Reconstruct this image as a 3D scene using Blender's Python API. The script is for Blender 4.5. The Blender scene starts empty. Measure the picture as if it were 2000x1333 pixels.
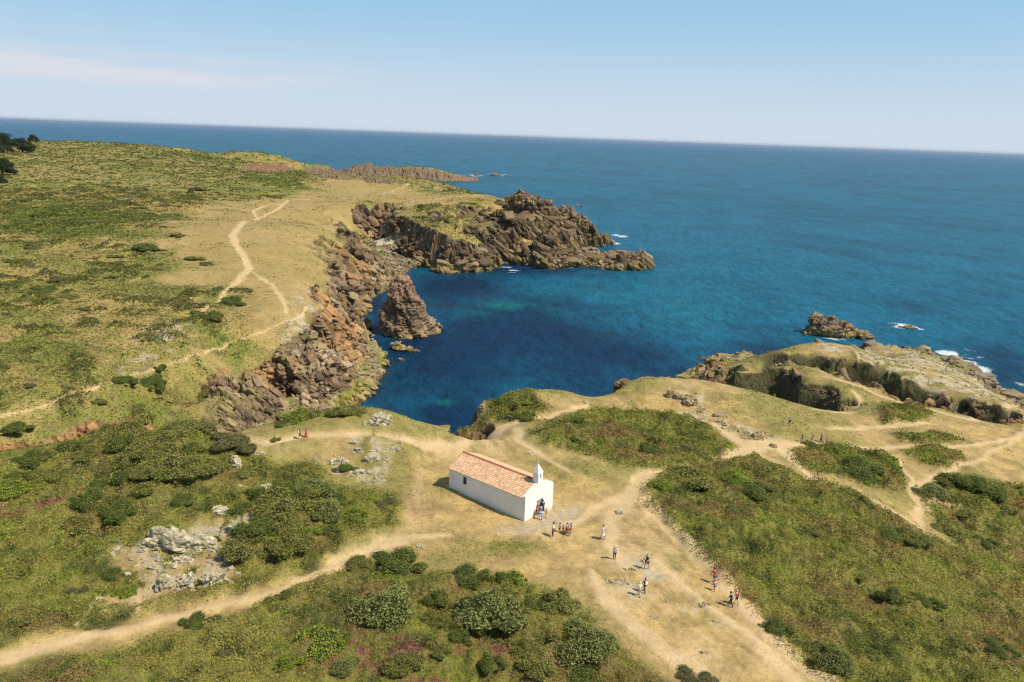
import bpy, math, random
import numpy as np
from mathutils import Vector, Matrix
rng = np.random.default_rng(7); random.seed(7)
SC = bpy.context.scene; COL = SC.collection
H = 56.0; F = 1480.0; ROLL = math.radians(2.0)
# ------------------------------------------------------------------ camera
pit = math.atan((666.5-265)*math.cos(ROLL)/F)
fwd = np.array([0, math.cos(pit), -math.sin(pit)]); r0 = np.array([1., 0, 0]); u0 = np.cross(r0, fwd)
rt = math.cos(ROLL)*r0+math.sin(ROLL)*u0; up = np.cross(rt, fwd)
cam = bpy.data.cameras.new('camera'); co = bpy.data.objects.new('camera', cam); COL.objects.link(co)
co.matrix_world = Matrix(((rt[0], up[0], -fwd[0], 0), (rt[1], up[1], -fwd[1], 0), (rt[2], up[2], -fwd[2], H), (0, 0, 0, 1)))
cam.sensor_width = 36; cam.lens = 36*F/2000; cam.clip_end = 400000; cam.clip_start = .5; SC.camera = co
def ray(x, y): return fwd+(x-1000)/F*rt-(y-666.5)/F*up
def P(x, y, z):
    d = ray(x, y); t = (z-H)/d[2]; return np.array([d[0]*t, d[1]*t, z])
def mpp(p): return float((np.array(p)-[0, 0, H])@fwd)/F      # metres per photo pixel at a place
# ------------------------------------------------------------------ noise
def h3(ix, iy, iz, s=0):
    h = (ix.astype(np.int64)*374761393+iy.astype(np.int64)*668265263+iz.astype(np.int64)*2147483647+s*1274126177) & 0xffffffff
    h = ((h ^ (h >> 13))*1274126177) & 0xffffffff
    h = ((h ^ (h >> 16))*2246822519) & 0xffffffff
    return ((h ^ (h >> 15)) & 0xffffff)/float(0xffffff)
def vn3(x, y, z, s=0):
    ix, iy, iz = np.floor(x), np.floor(y), np.floor(z); fx, fy, fz = x-ix, y-iy, z-iz
    q = lambda t: t*t*t*(t*(t*6-15)+10)
    fx, fy, fz = q(fx), q(fy), q(fz); r = 0
    for a in (0, 1):
        for b in (0, 1):
            for c in (0, 1):
                r = r+h3(ix+a, iy+b, iz+c, s)*(fx if a else 1-fx)*(fy if b else 1-fy)*(fz if c else 1-fz)
    return r*2-1
def vn2(x, y, s=0):
    ix, iy = np.floor(x), np.floor(y); fx, fy = x-ix, y-iy
    q = lambda t: t*t*t*(t*(t*6-15)+10)
    fx, fy = q(fx), q(fy); z = np.zeros_like(ix)+s*17
    return 2*(h3(ix, iy, z)*(1-fx)*(1-fy)+h3(ix+1, iy, z)*fx*(1-fy)+h3(ix, iy+1, z)*(1-fx)*fy+h3(ix+1, iy+1, z)*fx*fy)-1
def fbm2(x, y, sc, o=4, s=0, g=.5):
    r = 0; a = 1; t = 0
    for i in range(o):
        c, d = math.cos(i*1.3), math.sin(i*1.3)
        r = r+a*vn2((x*c-y*d)/sc*2**i+i*3.7, (x*d+y*c)/sc*2**i-i*5.1, s+i); t += a; a *= g
    return r/t*1.5
def fbm3(p, sc, o=4, s=0, g=.5):
    r = 0; a = 1; t = 0
    for i in range(o):
        k = 2**i/sc; r = r+a*vn3(p[:, 0]*k+i*3.7, p[:, 1]*k, p[:, 2]*k-i*2.3, s+i); t += a; a *= g
    return r/t*1.5
def blocks(p, sc, s=0, tilt=.7):
    """cellular blocks: a random step and a random slant for every cell"""
    q = p/np.array(sc); b = np.floor(q).astype(np.int64); best = np.full(len(q), 9e9); out = np.zeros(len(q)); gap = np.full(len(q), 9e9)
    for i in (-1, 0, 1):
        for j in (-1, 0, 1):
            for k in (-1, 0, 1):
                c = b+[i, j, k]; a0, a1, a2 = c[:, 0], c[:, 1], c[:, 2]
                f = np.stack([h3(a0, a1, a2, s+1), h3(a0, a1, a2, s+2), h3(a0, a1, a2, s+3)], 1)
                d = q-(c+f); dd = (d**2).sum(1)
                v = h3(a0, a1, a2, s+4)*2-1+tilt*(d[:, 0]*(h3(a0, a1, a2, s+5)*2-1)+d[:, 1]*(h3(a0, a1, a2, s+6)*2-1)+d[:, 2]*(h3(a0, a1, a2, s+7)*2-1))*2
                m = dd < best
                gap = np.where(m, best, np.minimum(gap, dd)); out = np.where(m, v, out); best = np.where(m, dd, best)
    return out, np.sqrt(gap)-np.sqrt(best)
def sst(a, b, x):
    t = np.clip((x-a)/(b-a), 0, 1); return t*t*(3-2*t)
# ------------------------------------------------------------------ mesh / tag helpers
def npmesh(name, V, Fq, mat, parent=None, smooth=False, normals=None, attrs=None, link=True):
    V = np.asarray(V, np.float32); Fq = np.asarray(Fq, np.int32); n = Fq.shape[1]
    me = bpy.data.meshes.new(name); me.vertices.add(len(V)); me.vertices.foreach_set('co', V.ravel())
    me.loops.add(Fq.size); me.loops.foreach_set('vertex_index', Fq.ravel())
    me.polygons.add(len(Fq)); me.polygons.foreach_set('loop_start', np.arange(0, Fq.size, n, dtype=np.int32))
    me.polygons.foreach_set('use_smooth', np.full(len(Fq), smooth))
    me.update(calc_edges=True)
    for k, v in (attrs or {}).items():
        v = np.asarray(v, np.float32)
        if v.ndim == 1:
            a = me.attributes.new(k, 'FLOAT', 'POINT'); a.data.foreach_set('value', v)
        else:
            a = me.attributes.new(k, 'FLOAT_COLOR', 'POINT'); c = np.ones((len(v), 4), np.float32); c[:, :3] = v; a.data.foreach_set('color', c.ravel())
    if mat: me.materials.append(mat)
    if normals is not None: me.normals_split_custom_set_from_vertices(normals)
    if not link: return me
    return mobj(name, me, parent)
def mobj(name, me, parent=None):
    o = bpy.data.objects.new(name, me); COL.objects.link(o)
    if parent: o.parent = parent
    return o
def pymesh(name, vs, fs, mat, parent=None, smooth=False):
    me = bpy.data.meshes.new(name); me.from_pydata([tuple(map(float, v)) for v in vs], [], fs); me.update()
    if smooth: me.polygons.foreach_set('use_smooth', [True]*len(me.polygons))
    me.materials.append(mat); return mobj(name, me, parent)
def tag(o, label, cat, group=None):
    o['label'] = label; o['category'] = cat
    if group: o['group'] = group
    return o
def struct(o, k='structure'): o['kind'] = k; return o
def empty(name, loc, rz=0):
    o = bpy.data.objects.new(name, None); COL.objects.link(o); o.location = [float(v) for v in loc]; o.rotation_euler.z = rz; return o
# ------------------------------------------------------------------ materials
def mat(name, base=(.5, .5, .5), rough=.9, spec=.2, attr=None, nsc=None, namt=.3, bsc=None, bstr=.5, bdist=.1, coord='Object', trans=0, metal=0):
    m = bpy.data.materials.new(name); m.use_nodes = True; nt = m.node_tree; N = nt.nodes; L = nt.links; b = N['Principled BSDF']
    b.inputs['Roughness'].default_value = rough; b.inputs['Specular IOR Level'].default_value = spec; b.inputs['Metallic'].default_value = metal
    tc = N.new('ShaderNodeTexCoord')
    if attr:
        a = N.new('ShaderNodeAttribute'); a.attribute_name = attr; col = a.outputs['Color']
    else:
        a = N.new('ShaderNodeRGB'); a.outputs[0].default_value = (*base, 1); col = a.outputs[0]
    if nsc:
        for i, (s, am) in enumerate(nsc):
            n = N.new('ShaderNodeTexNoise'); n.inputs['Scale'].default_value = s; n.inputs['Detail'].default_value = 6; n.inputs['Roughness'].default_value = .65; L.new(tc.outputs[coord], n.inputs['Vector'])
            r = N.new('ShaderNodeMapRange'); r.inputs['From Min'].default_value = .3; r.inputs['From Max'].default_value = .7; r.inputs['To Min'].default_value = 1-am; r.inputs['To Max'].default_value = 1+am; L.new(n.outputs[0], r.inputs['Value'])
            v = N.new('ShaderNodeVectorMath'); v.operation = 'SCALE'; L.new(col, v.inputs[0]); L.new(r.outputs[0], v.inputs['Scale']); col = v.outputs[0]
    L.new(col, b.inputs['Base Color'])
    if bsc:
        n = N.new('ShaderNodeTexNoise'); n.inputs['Scale'].default_value = bsc; n.inputs['Detail'].default_value = 8; n.inputs['Roughness'].default_value = .7; L.new(tc.outputs[coord], n.inputs['Vector'])
        bp = N.new('ShaderNodeBump'); bp.inputs['Strength'].default_value = bstr; bp.inputs['Distance'].default_value = bdist; L.new(n.outputs[0], bp.inputs['Height']); L.new(bp.outputs[0], b.inputs['Normal'])
    if trans:
        t = N.new('ShaderNodeBsdfTranslucent'); L.new(col, t.inputs[0]); mx = N.new('ShaderNodeMixShader'); mx.inputs[0].default_value = trans
        L.new(b.outputs[0], mx.inputs[1]); L.new(t.outputs[0], mx.inputs[2]); L.new(mx.outputs[0], N['Material Output'].inputs[0])
    return m
M_ground = mat('turf', attr='col', nsc=[(2.2, .2), (.5, .12), (7, .2)], bsc=1.6, bstr=.6, bdist=.25)
M_path = mat('worn_dirt', attr='col', nsc=[(3, .14), (.6, .1), (8, .14)], bsc=3, bstr=.5, bdist=.12)
M_cliff = mat('cliff_rock', attr='col', nsc=[(.9, .28), (.25, .2), (4, .15)], bsc=.8, bstr=.8, bdist=.7, rough=.95)
M_beach = mat('shingle', attr='col', nsc=[(3, .2)], bsc=2, bstr=.6, bdist=.2)
M_rock = mat('pale_rock', attr='col', nsc=[(2.5, .2), (9, .12)], bsc=3, bstr=.6, bdist=.12, rough=.95)
M_leaf = mat('leaves', attr='col', rough=.7, spec=.15, trans=.33)
M_core = mat('shrub_inner', (.035, .045, .014), nsc=[(2, .4)], bsc=3, bstr=1, bdist=.3)
M_bark = mat('bark', (.09, .065, .045), nsc=[(4, .3)], bsc=6, bstr=.6, bdist=.05)
# ------------------------------------------------------------------ terrain control lines: (z at those pixels, [pixels], metres pushed away, z there)
LN = [
# near hill and chapel plateau
(18, [(-200, 1500), (300, 1500), (800, 1500), (1300, 1500)]), (18.2, [(-150, 1330), (200, 1240), (480, 1170), (640, 1115)]),
(17.5, [(-150, 1130), (100, 1130), (300, 1130)]), (18.2, [(450, 1080), (560, 1060), (700, 1040)]), (17, [(-150, 980), (0, 980), (150, 980)]), (18.6, [(280, 960), (400, 950)]),
(17.5, [(560, 960), (700, 950)]), (18.3, [(876, 951)]), (18, [(1024, 1018), (960, 1000)]), (17.5, [(1080, 996), (1150, 1000)]), (18.3, [(850, 1080), (800, 1200), (700, 1330), (1000, 1200)]),
(18.2, [(1150, 1100), (1250, 1150)]), (18.6, [(1350, 1250), (1450, 1330), (1600, 1400)]), (17.6, [(1300, 1000), (1260, 930)]), (17, [(1080, 850), (1000, 900), (850, 900)]),
(16.6, [(1200, 860), (1350, 880)]), (17.8, [(1400, 1110), (1560, 1290)]), (16.8, [(1420, 1000), (1600, 1150), (1700, 1250)]), (16, [(1450, 890), (1540, 860)]),
(15.2, [(1650, 980), (1800, 1130), (1900, 1260)]), (13.5, [(1700, 870), (1800, 880), (1860, 970)]), (12.5, [(2000, 860), (2080, 850)]), (11.5, [(2000, 1000), (2100, 950)]), (11, [(1990, 1150), (2100, 1300)]), (6, [(2120, 1110), (2200, 1200)]),
# near rim and its hidden far side
(15.6, [(-150, 900), (0, 892), (120, 872), (250, 858), (430, 852), (560, 845), (640, 826), (740, 822), (800, 838), (850, 852), (880, 856)]),
# near headland knob west side
(15.5, [(890, 820), (930, 790), (1000, 778), (1050, 775)]), (15.8, [(1000, 815), (960, 830)]),
(15.2, [(1100, 775), (1200, 762), (1230, 752), (1300, 748), (1370, 750)]), (16, [(1150, 800), (1250, 790), (1350, 800)]),
# left slope: cliff top, slab face, shore
(18.8, [(560, 392), (620, 396), (700, 402), (760, 402), (785, 405)]), (18.5, [(655, 440), (645, 480), (630, 520)]), (18, [(612, 560), (605, 600)]), (16, [(600, 640)]), (14, [(560, 690)]), (12.2, [(500, 720), (430, 745)]), (10.5, [(390, 770)]), (9.8, [(370, 800)]), (10.6, [(270, 822), (170, 840)]), (11.4, [(60, 868), (-60, 893)]),
(9.2, [(560, 735), (500, 760)]), (8, [(640, 690)]), (7, [(600, 750)]), (13.5, [(650, 640), (640, 670)]), (4.2, [(520, 790), (460, 810)]), (3.8, [(390, 838)]),
(19.5, [(560, 440), (540, 520)]), (18.6, [(500, 560)]), (17.8, [(470, 600)]), (16.8, [(440, 640)]), (15.6, [(380, 680)]), (14.4, [(250, 740)]), (14.4, [(120, 790)]), (12.2, [(250, 790)]), (12.8, [(100, 820), (0, 850)]), (15.2, [(330, 700)]), (15, [(0, 800), (-150, 820)]),
(18.6, [(300, 600)]), (18.2, [(100, 650), (-100, 700)]), (21.5, [(300, 500), (450, 430), (0, 540), (-150, 560)]), (23, [(350, 400), (150, 420), (-100, 440)]), (24, [(200, 350), (0, 370), (-150, 380), (400, 350)]), (22, [(480, 350), (600, 372)]),
(27, [(60, 300), (-60, 300), (150, 310)]), (29, [(-60, 278), (60, 279), (170, 280)]), (25, [(300, 289), (380, 293)]), (22, [(300, 320), (420, 320)]), (21, [(440, 297), (520, 299), (545, 302)]), (17, [(575, 313)]),
# shore of the cove
(0, [(690, 800), (740, 770), (765, 730), (772, 700), (745, 680), (715, 665), (712, 640), (735, 605), (760, 590), (775, 560), (800, 540), (830, 530)]),
(2.2, [(690, 770), (715, 730), (725, 690), (700, 680)]), (3.2, [(560, 800), (640, 780), (680, 750), (700, 700)]), (2.5, [(600, 815), (640, 800)]), (5, [(690, 640), (700, 610), (725, 570), (745, 540)]),
(12, [(655, 600), (665, 570), (680, 540)]), (15, [(660, 500), (680, 470)]), (9, [(700, 560), (705, 520), (715, 490)]), (4, [(740, 520), (760, 500), (725, 485)]), (2.2, [(735, 478), (760, 474), (785, 472)]), (3, [(735, 466), (765, 462)]), (1.2, [(800, 500), (830, 508), (780, 520)]),
(15, [(690, 420), (730, 418), (770, 418)]), (8, [(720, 445), (760, 445)]),
# north spur and headland
(0, [(838, 512), (870, 522), (920, 524), (975, 516), (985, 500), (1010, 500), (1055, 505)]), (1.8, [(780, 478)]),
(18.6, [(790, 410), (800, 418)]), (17, [(830, 432), (850, 440)]), (15, [(880, 455)]), (12.8, [(905, 468)]), (10, [(930, 480)]), (6, [(955, 495)]), (1, [(800, 482), (838, 507)]),
(20, [(850, 410), (900, 405)]), (19, [(870, 425), (900, 428)]), (7, [(925, 462), (955, 478)]), (20, [(960, 418), (930, 415), (1000, 410)]), (17, [(1000, 432), (970, 438)]), (8, [(985, 470), (1030, 480)]), (15, [(1040, 442), (1060, 450)]), (7, [(1085, 480)]), (2, [(1100, 495), (1070, 500)]), (3, [(1000, 495)]),
(26.5, [(1018, 384), (1032, 378)]), (23, [(1055, 392)]), (20, [(1000, 395), (1040, 405)]), (20, [(980, 388)]), (19, [(1085, 408), (1105, 412)]), (15.5, [(1125, 418), (1138, 422)]), (9, [(1148, 445)]), (4.5, [(1168, 455), (1185, 462)]), (12, [(1090, 432), (1070, 425)]), (7, [(1110, 455)]), (3, [(1140, 470), (1170, 472)]),
(0, [(1100, 482), (1130, 483), (1165, 480), (1200, 474), (1212, 466)]), (1.5, [(1185, 468), (1200, 466)]),
(3, [(1070, 512), (1110, 505), (1150, 500), (1180, 500), (1200, 502)]), (7, [(1225, 498), (1244, 493)]), (3, [(1253, 508)]), (0, [(1065, 522), (1110, 520), (1160, 523), (1210, 524), (1262, 522), (1258, 500)]), (0, [(1095, 492), (1150, 488), (1200, 490), (1235, 486)]),
(19.5, [(700, 380), (800, 380), (860, 385)]), (19, [(950, 387), (900, 374)]), (17, [(640, 350), (720, 350), (760, 362), (850, 368), (920, 376), (960, 381)]),
# distant headland
(10.4, [(600, 325)]), (14, [(640, 320)]), (17.7, [(700, 316), (715, 317)]), (15.3, [(760, 322), (840, 325)]), (10, [(868, 334)]), (0, [(600, 344), (660, 343), (760, 346), (850, 346), (898, 346)]), (14, [(560, 325), (520, 322)]), (19, [(480, 320)]), (2, [(480, 333), (560, 334)]),
(13.7, [(600, 338)]), (11.4, [(680, 341)]), (6.7, [(740, 348)]), (2.5, [(780, 355)]), (0, [(780, 357), (815, 358)]), (17, [(560, 340)]),
# right peninsula
(13, [(1440, 716), (1530, 724), (1565, 747), (1640, 775), (1664, 792)]), (12.5, [(1380, 752), (1450, 768), (1560, 792), (1655, 799)]),
(13, [(1600, 735), (1660, 760), (1720, 790), (1500, 712)]), (12, [(1465, 716), (1560, 714), (1620, 724), (1700, 748), (1830, 777)]), (12.2, [(1450, 700), (1540, 690), (1620, 699), (1700, 711), (1760, 730), (1840, 765)]),
(10.5, [(1550, 676), (1600, 672), (1660, 676)]), (10.5, [(1700, 700), (1800, 745)]), (7, [(1800, 700), (1900, 750), (1960, 790)]), (6, [(1700, 673), (1740, 674)]), (12, [(1700, 790), (1840, 820)]),
(11.5, [(1855, 783), (1900, 783), (1960, 796), (1990, 806)]), (11.5, [(1850, 795), (1900, 812), (1985, 818)]), (0, [(1790, 680), (1860, 705), (1920, 735), (1990, 780), (2060, 830), (2150, 900)]), (9, [(2060, 840), (2150, 900)]), (2.5, [(1790, 688), (1850, 712), (1910, 745), (1960, 772)]),
(0, [(1385, 706), (1410, 700), (1450, 695)]), (2, [(1390, 712), (1430, 708)]), (6, [(1380, 740)]), (12, [(1400, 742)]),
]
# hidden: (pixel z, [pixels], push, z there)
LH = [
(15.6, [(-150, 900), (0, 892), (120, 872), (250, 858), (430, 852), (560, 845), (640, 826)], 4, 5), (15.6, [(-150, 900), (0, 892), (120, 872), (250, 858), (350, 854)], 9, 4),
(15.6, [(680, 823), (740, 822), (800, 838), (850, 852), (880, 856)], 3, 0), (15.6, [(740, 822), (800, 838), (850, 852)], 6, -3), (15.5, [(890, 820), (930, 790), (1000, 778), (1050, 775)], 4, 0), (15.5, [(930, 790), (1000, 778), (1050, 775)], 10, -4),
(15.2, [(1100, 775), (1200, 762), (1230, 752), (1300, 748), (1370, 750)], 7, 0), (15.2, [(1100, 775), (1200, 758), (1300, 748), (1350, 748)], 13, -4),
(12.5, [(1380, 752), (1450, 768), (1560, 792), (1650, 799)], 2, 3), (12, [(1480, 718), (1560, 715), (1620, 725), (1700, 749), (1820, 776)], 2, 3),
(13, [(1440, 716), (1530, 724), (1565, 747), (1640, 775)], -2, 3), (12.2, [(1450, 700), (1540, 690), (1620, 699), (1700, 711), (1760, 730), (1830, 762)], -2, 3),
(10.5, [(1550, 676), (1600, 672), (1660, 676)], 8, 0), (6, [(1700, 673), (1740, 674)], 5, 0), (11.5, [(1855, 784), (1900, 784), (1960, 797)], -1.5, 6), (11.5, [(1850, 795), (1900, 812), (1980, 818)], 1.5, 6),
(18.8, [(785, 405)], -5, 5), (26.5, [(1018, 384), (1032, 378)], 9, 8), (23, [(1055, 392)], 9, 5), (20, [(980, 388)], 22, 0), (19, [(1085, 408), (1105, 412)], 7, 5), (15.5, [(1125, 418), (1138, 422)], 6, 0), (9, [(1148, 445)], 8, -1), (4.5, [(1168, 455)], 8, -2), (26.5, [(1032, 378)], 16, -2),
(17, [(760, 362), (850, 368), (920, 376), (960, 381)], 14, 0), (17, [(760, 362), (850, 368), (920, 376), (960, 381)], 40, -5),
(14, [(640, 320)], 45, 0), (17.7, [(700, 316)], 45, 0), (15.3, [(760, 322), (840, 325)], 40, 0), (10, [(868, 334)], 30, 0), (21, [(440, 297), (520, 299), (545, 302)], 60, 0), (25, [(300, 289), (380, 293)], 80, 4), (29, [(-60, 278), (60, 279), (170, 280)], 120, 5), (16, [(590, 326)], 60, 0),
]
SEA = [(620, 349), (680, 351), (740, 353), (800, 352), (1290, 510), (1300, 535), (1285, 485), (1240, 462), (1265, 440), (1150, 486), (1215, 480), (1185, 484), (1230, 530), (1060, 530), (1000, 520), (940, 532), (850, 650), (900, 750), (1000, 700), (1100, 740), (1200, 720), (1300, 720), (1100, 560), (950, 560), (870, 580), (1300, 560), (1350, 690), (1500, 650), (1600, 600), (1350, 500), (1300, 450), (1800, 600), (1900, 680), (2000, 720), (1250, 400), (1100, 380), (1000, 350), (900, 360), (1150, 355), (900, 320), (750, 300), (600, 290), (1500, 400), (1900, 400), (1500, 320), (2100, 600), (830, 690), (1450, 660), (2100, 780), (1060, 345), (840, 620), (845, 570), (420, 275), (200, 262), (0, 255), (1180, 430), (1600, 500), (860, 780), (820, 740), (820, 800)]
cp = []
def dens(pts, step=5.):
    out = [pts[0]]
    for a, b in zip(pts[:-1], pts[1:]):
        n = max(1, int(np.linalg.norm(b-a)/(step+.02*np.linalg.norm(a)))); out += [a+(b-a)*i/n for i in range(1, n+1)]
    return out
for z, pts in LN:
    p = [P(x, y, z) for x, y in pts]; far = any(np.linalg.norm(b-a) > 90 for a, b in zip(p[:-1], p[1:]))
    cp += p if far else dens(p)
for z, pts, off, z2 in LH:
    for q in dens([P(x, y, z) for x, y in pts]):
        r = np.hypot(q[0], q[1]); k = (r+off)/r; cp.append(np.array([q[0]*k, q[1]*k, z2]))
for x, y in SEA: q = P(x, y, 0); q[2] = -6; cp.append(q)
for a in range(-80, 90, 10):
    for r in (2500,): cp.append(np.array([r*math.sin(math.radians(a)), r*math.cos(math.radians(a)), -12 if a > -38 else 10]))
for a, z in ((-75, 18), (-45, 18.), (0, 18.5), (40, 17), (75, 12)):
    for r in (5, 20): cp.append(np.array([r*math.sin(math.radians(a)), r*math.cos(math.radians(a)), z]))
for a, z in ((-80, 17), (-65, 17), (60, 8), (75, 7)): cp.append(np.array([90*math.sin(math.radians(a)), 90*math.cos(math.radians(a)), z]))
cp = np.array(cp)
_, ui = np.unique(np.round(cp[:, :2]/.8), axis=0, return_index=True); cp = cp[np.sort(ui)]
A = np.linalg.norm(cp[:, None, :2]-cp[None, :, :2], axis=2); n = len(cp)
K = np.zeros((n+1, n+1)); K[:n, :n] = -A+np.eye(n)*.4; K[:n, n] = 1; K[n, :n] = 1   # small ridge: softens clashes
W = np.linalg.solve(K, np.append(cp[:, 2], 0))
def rbf(X, Y):
    sh = X.shape; X = X.ravel(); Y = Y.ravel(); out = np.empty(len(X))
    for i in range(0, len(X), 20000):
        d = np.sqrt((X[i:i+20000, None]-cp[:, 0])**2+(Y[i:i+20000, None]-cp[:, 1])**2); out[i:i+20000] = -(d@W[:n])+W[n]
    return out.reshape(sh)
def segs(*a):
    r = [a[0][0]]
    for (r0_, r1, f) in a:
        while r[-1] < r1: r.append(r[-1]+(r[-1]*f if f < .05 else f))
    return np.array(r)
Q = float(globals().get('QUAL', 1))
RR = segs((14, 105, .0042), (105, 330, .0028), (330, 430, .62), (430, 1700, .0065))
AZ = np.radians(np.concatenate([np.arange(-75, -44, .5), np.arange(-44, 44, .07), np.arange(44, 75, .5)]))
# rbf on a coarser lattice, then bilinear
Rc = RR[::2] if len(RR) % 2 else np.append(RR[::2], RR[-1]); Ac = np.append(AZ[::3], AZ[-1]) if AZ[::3][-1] != AZ[-1] else AZ[::3]
ac, rc = np.meshgrid(Ac, Rc); Zc = rbf(rc*np.sin(ac), rc*np.cos(ac)); Zc = np.maximum(np.where(Zc < .6, .6+(Zc-.6)*3.2, Zc), -9)
RID = [([(792, 412, 19), (830, 432, 17), (870, 450, 15.5), (905, 468, 12.8), (935, 483, 9.5), (965, 500, 3)], [5, 6, 5.5, 5, 3.5, 2.5], 3.0), ([(995, 418, 19.5), (1030, 428, 18), (1055, 448, 13), (1082, 480, 6)], [3, 4, 3, 2], 2.2),
 ([(1020, 384, 26.5), (1050, 395, 22), (1085, 410, 18.5), (1125, 420, 15.5), (1145, 432, 12), (1172, 456, 4.5)], [4, 4, 4, 4, 3, 3], 2.4), ([(1070, 508, 3), (1150, 502, 3.2), (1200, 500, 3.5), (1236, 493, 6.5), (1252, 503, 4)], [4, 3.5, 3.5, 3, 2], 1.6)]
CUT = [([(985, 503, -1), (958, 488, 1), (932, 468, 5), (912, 448, 9)], [3, 2.5, 2, 1], 2.6), ([(1018, 503, -1), (1008, 476, 5), (1003, 458, 9)], [1.6, 1.4, .8], 2.8), ([(1075, 482, -3), (1110, 486, -4), (1160, 487, -4), (1250, 478, -5)], [1, 3, 4, 6], 2.0), ([(706, 668, -3), (730, 622, -3), (752, 596, -3), (790, 566, -3), (830, 550, -5)], [2.0, 2.2, 2., 3, 4], 4.0),
 ([(708, 655, .5), (680, 625, 4), (662, 598, 9)], [1.2, 1., .6], 3), ([(742, 600, .3), (718, 570, 3), (700, 545, 8)], [1.2, 1., .6], 3), ([(640, 745, 2), (632, 715, 6), (622, 690, 10)], [.8, .7, .4], 3), ([(560, 790, 3.5), (540, 765, 6)], [.8, .5], 3), ([(1062, 470, 4), (1055, 452, 9)], [.8, .5], 3)]
def sharpen(X_, Y_, Z_):
    wb = fbm2(X_, Y_, 6, 3, 7)*1.3
    for lst, sg in ((RID, 1), (CUT, -1)):
        for pts, hw, sl_ in lst:
            w3 = np.array([P(*p) for p in pts]); m = (X_ > w3[:, 0].min()-30) & (X_ < w3[:, 0].max()+30) & (Y_ > w3[:, 1].min()-30) & (Y_ < w3[:, 1].max()+30)
            d, t = dpoly(X_[m]+wb[m], Y_[m]-wb[m], [q[:2] for q in w3]); k = np.arange(len(pts)); d = np.maximum(0, d-np.interp(t, k, hw)); zz = np.interp(t, k, w3[:, 2])-sg*sl_*d
            Z_[m] = np.maximum(Z_[m], np.maximum(zz, -9)) if sg > 0 else np.minimum(Z_[m], zz)
    return Z_
def dpoly(X, Y, pts, closed=False):
    d = np.full(X.shape, 1e9); t_ = np.zeros(X.shape); n_ = len(pts)
    for i in range(n_ if closed else n_-1):
        a = pts[i][:2]; b = pts[(i+1) % n_][:2]; ab = b-a; L2 = ab@ab+1e-9
        t = np.clip(((X-a[0])*ab[0]+(Y-a[1])*ab[1])/L2, 0, 1); e = np.hypot(X-a[0]-t*ab[0], Y-a[1]-t*ab[1])
        m = e < d; d = np.where(m, e, d); t_ = np.where(m, i+t, t_)
    return d, t_
Zc = sharpen(rc*np.sin(ac), rc*np.cos(ac), Zc)
def bil(a, r, Z=None):
    Z = Zc if Z is None else Z
    i = np.clip(np.searchsorted(Rc, r)-1, 0, len(Rc)-2); j = np.clip(np.searchsorted(Ac, a)-1, 0, len(Ac)-2)
    fr = np.clip((r-Rc[i])/(Rc[i+1]-Rc[i]), 0, 1); fa = np.clip((a-Ac[j])/(Ac[j+1]-Ac[j]), 0, 1)
    return Z[i, j]*(1-fr)*(1-fa)+Z[i+1, j]*fr*(1-fa)+Z[i, j+1]*(1-fr)*fa+Z[i+1, j+1]*fr*fa
def hz(x, y): return bil(np.arctan2(x, y), np.hypot(x, y))
def G(px, py):
    """where the line of sight through a photo pixel first meets the ground"""
    d = ray(px, py); hl = math.hypot(d[0], d[1]); r = np.exp(np.linspace(math.log(15), math.log(1650), 3500)); a = math.atan2(d[0], d[1])
    zr = H+d[2]/hl*r; zt = np.maximum(bil(np.full_like(r, a), r), 0); w = np.nonzero(zr <= zt)[0]
    k = w[0] if len(w) else len(r)-1
    return np.array([r[k]*math.sin(a), r[k]*math.cos(a), zt[k]])
def inpoly(X, Y, poly):
    r = np.zeros(X.shape, bool); n_ = len(poly)
    for i in range(n_):
        x0, y0 = poly[i][:2]; x1, y1 = poly[(i+1) % n_][:2]
        if y0 == y1: continue
        c = ((y0 > Y) != (y1 > Y)) & (X < (x1-x0)*(Y-y0)/(y1-y0)+x0); r ^= c
    return r
az, rr = np.meshgrid(AZ, RR); X = rr*np.sin(az); Y = rr*np.cos(az); Z = sharpen(X, Y, bil(az, rr))
X0, Y0 = X.copy(), Y.copy()
# slope
gr = np.gradient(Z, RR, axis=0); ga = np.gradient(Z, AZ, axis=1)/rr; slope = np.hypot(gr, ga)
wob = fbm2(X, Y, 9, 4, 3)
# --- vegetation, path and bare masks (in world plan)
def region(pix, soft=1., wb=1.2):
    poly = [G(*p) for p in pix]; xs = [p[0] for p in poly]; ys = [p[1] for p in poly]; out = np.zeros(X.shape)
    m = (X > min(xs)-8) & (X < max(xs)+8) & (Y > min(ys)-8) & (Y < max(ys)+8)
    x, y = X[m]+wob[m]*wb, Y[m]+np.roll(wob, 37, 1)[m]*wb
    ins = inpoly(x, y, poly); d, _ = dpoly(x, y, poly, True); out[m] = sst(-soft, soft, np.where(ins, d, -d)); return out
def line(pix, w, soft=.5, wb=.35):
    if np.max(w) < 1.1: soft, wb = (.28, .22) if np.max(w) > .45 else (.2, .3)
    pts = [G(*p) for p in pix]; xs = [p[0] for p in pts]; ys = [p[1] for p in pts]; out = np.zeros(X.shape)
    m = (X > min(xs)-9) & (X < max(xs)+9) & (Y > min(ys)-9) & (Y < max(ys)+9)
    x, y = X[m]+fine[m]*wb, Y[m]-np.roll(fine, 11, 1)[m]*wb
    d, t = dpoly(x, y, pts); ww = np.interp(t, np.linspace(0, len(pts)-1, len(w)), w) if hasattr(w, '__len__') else w
    out[m] = 1-sst(-soft, soft, d-ww/2); return out
fine = fbm2(X, Y, 2.2, 4, 9)
mx = np.maximum.reduce
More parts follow.
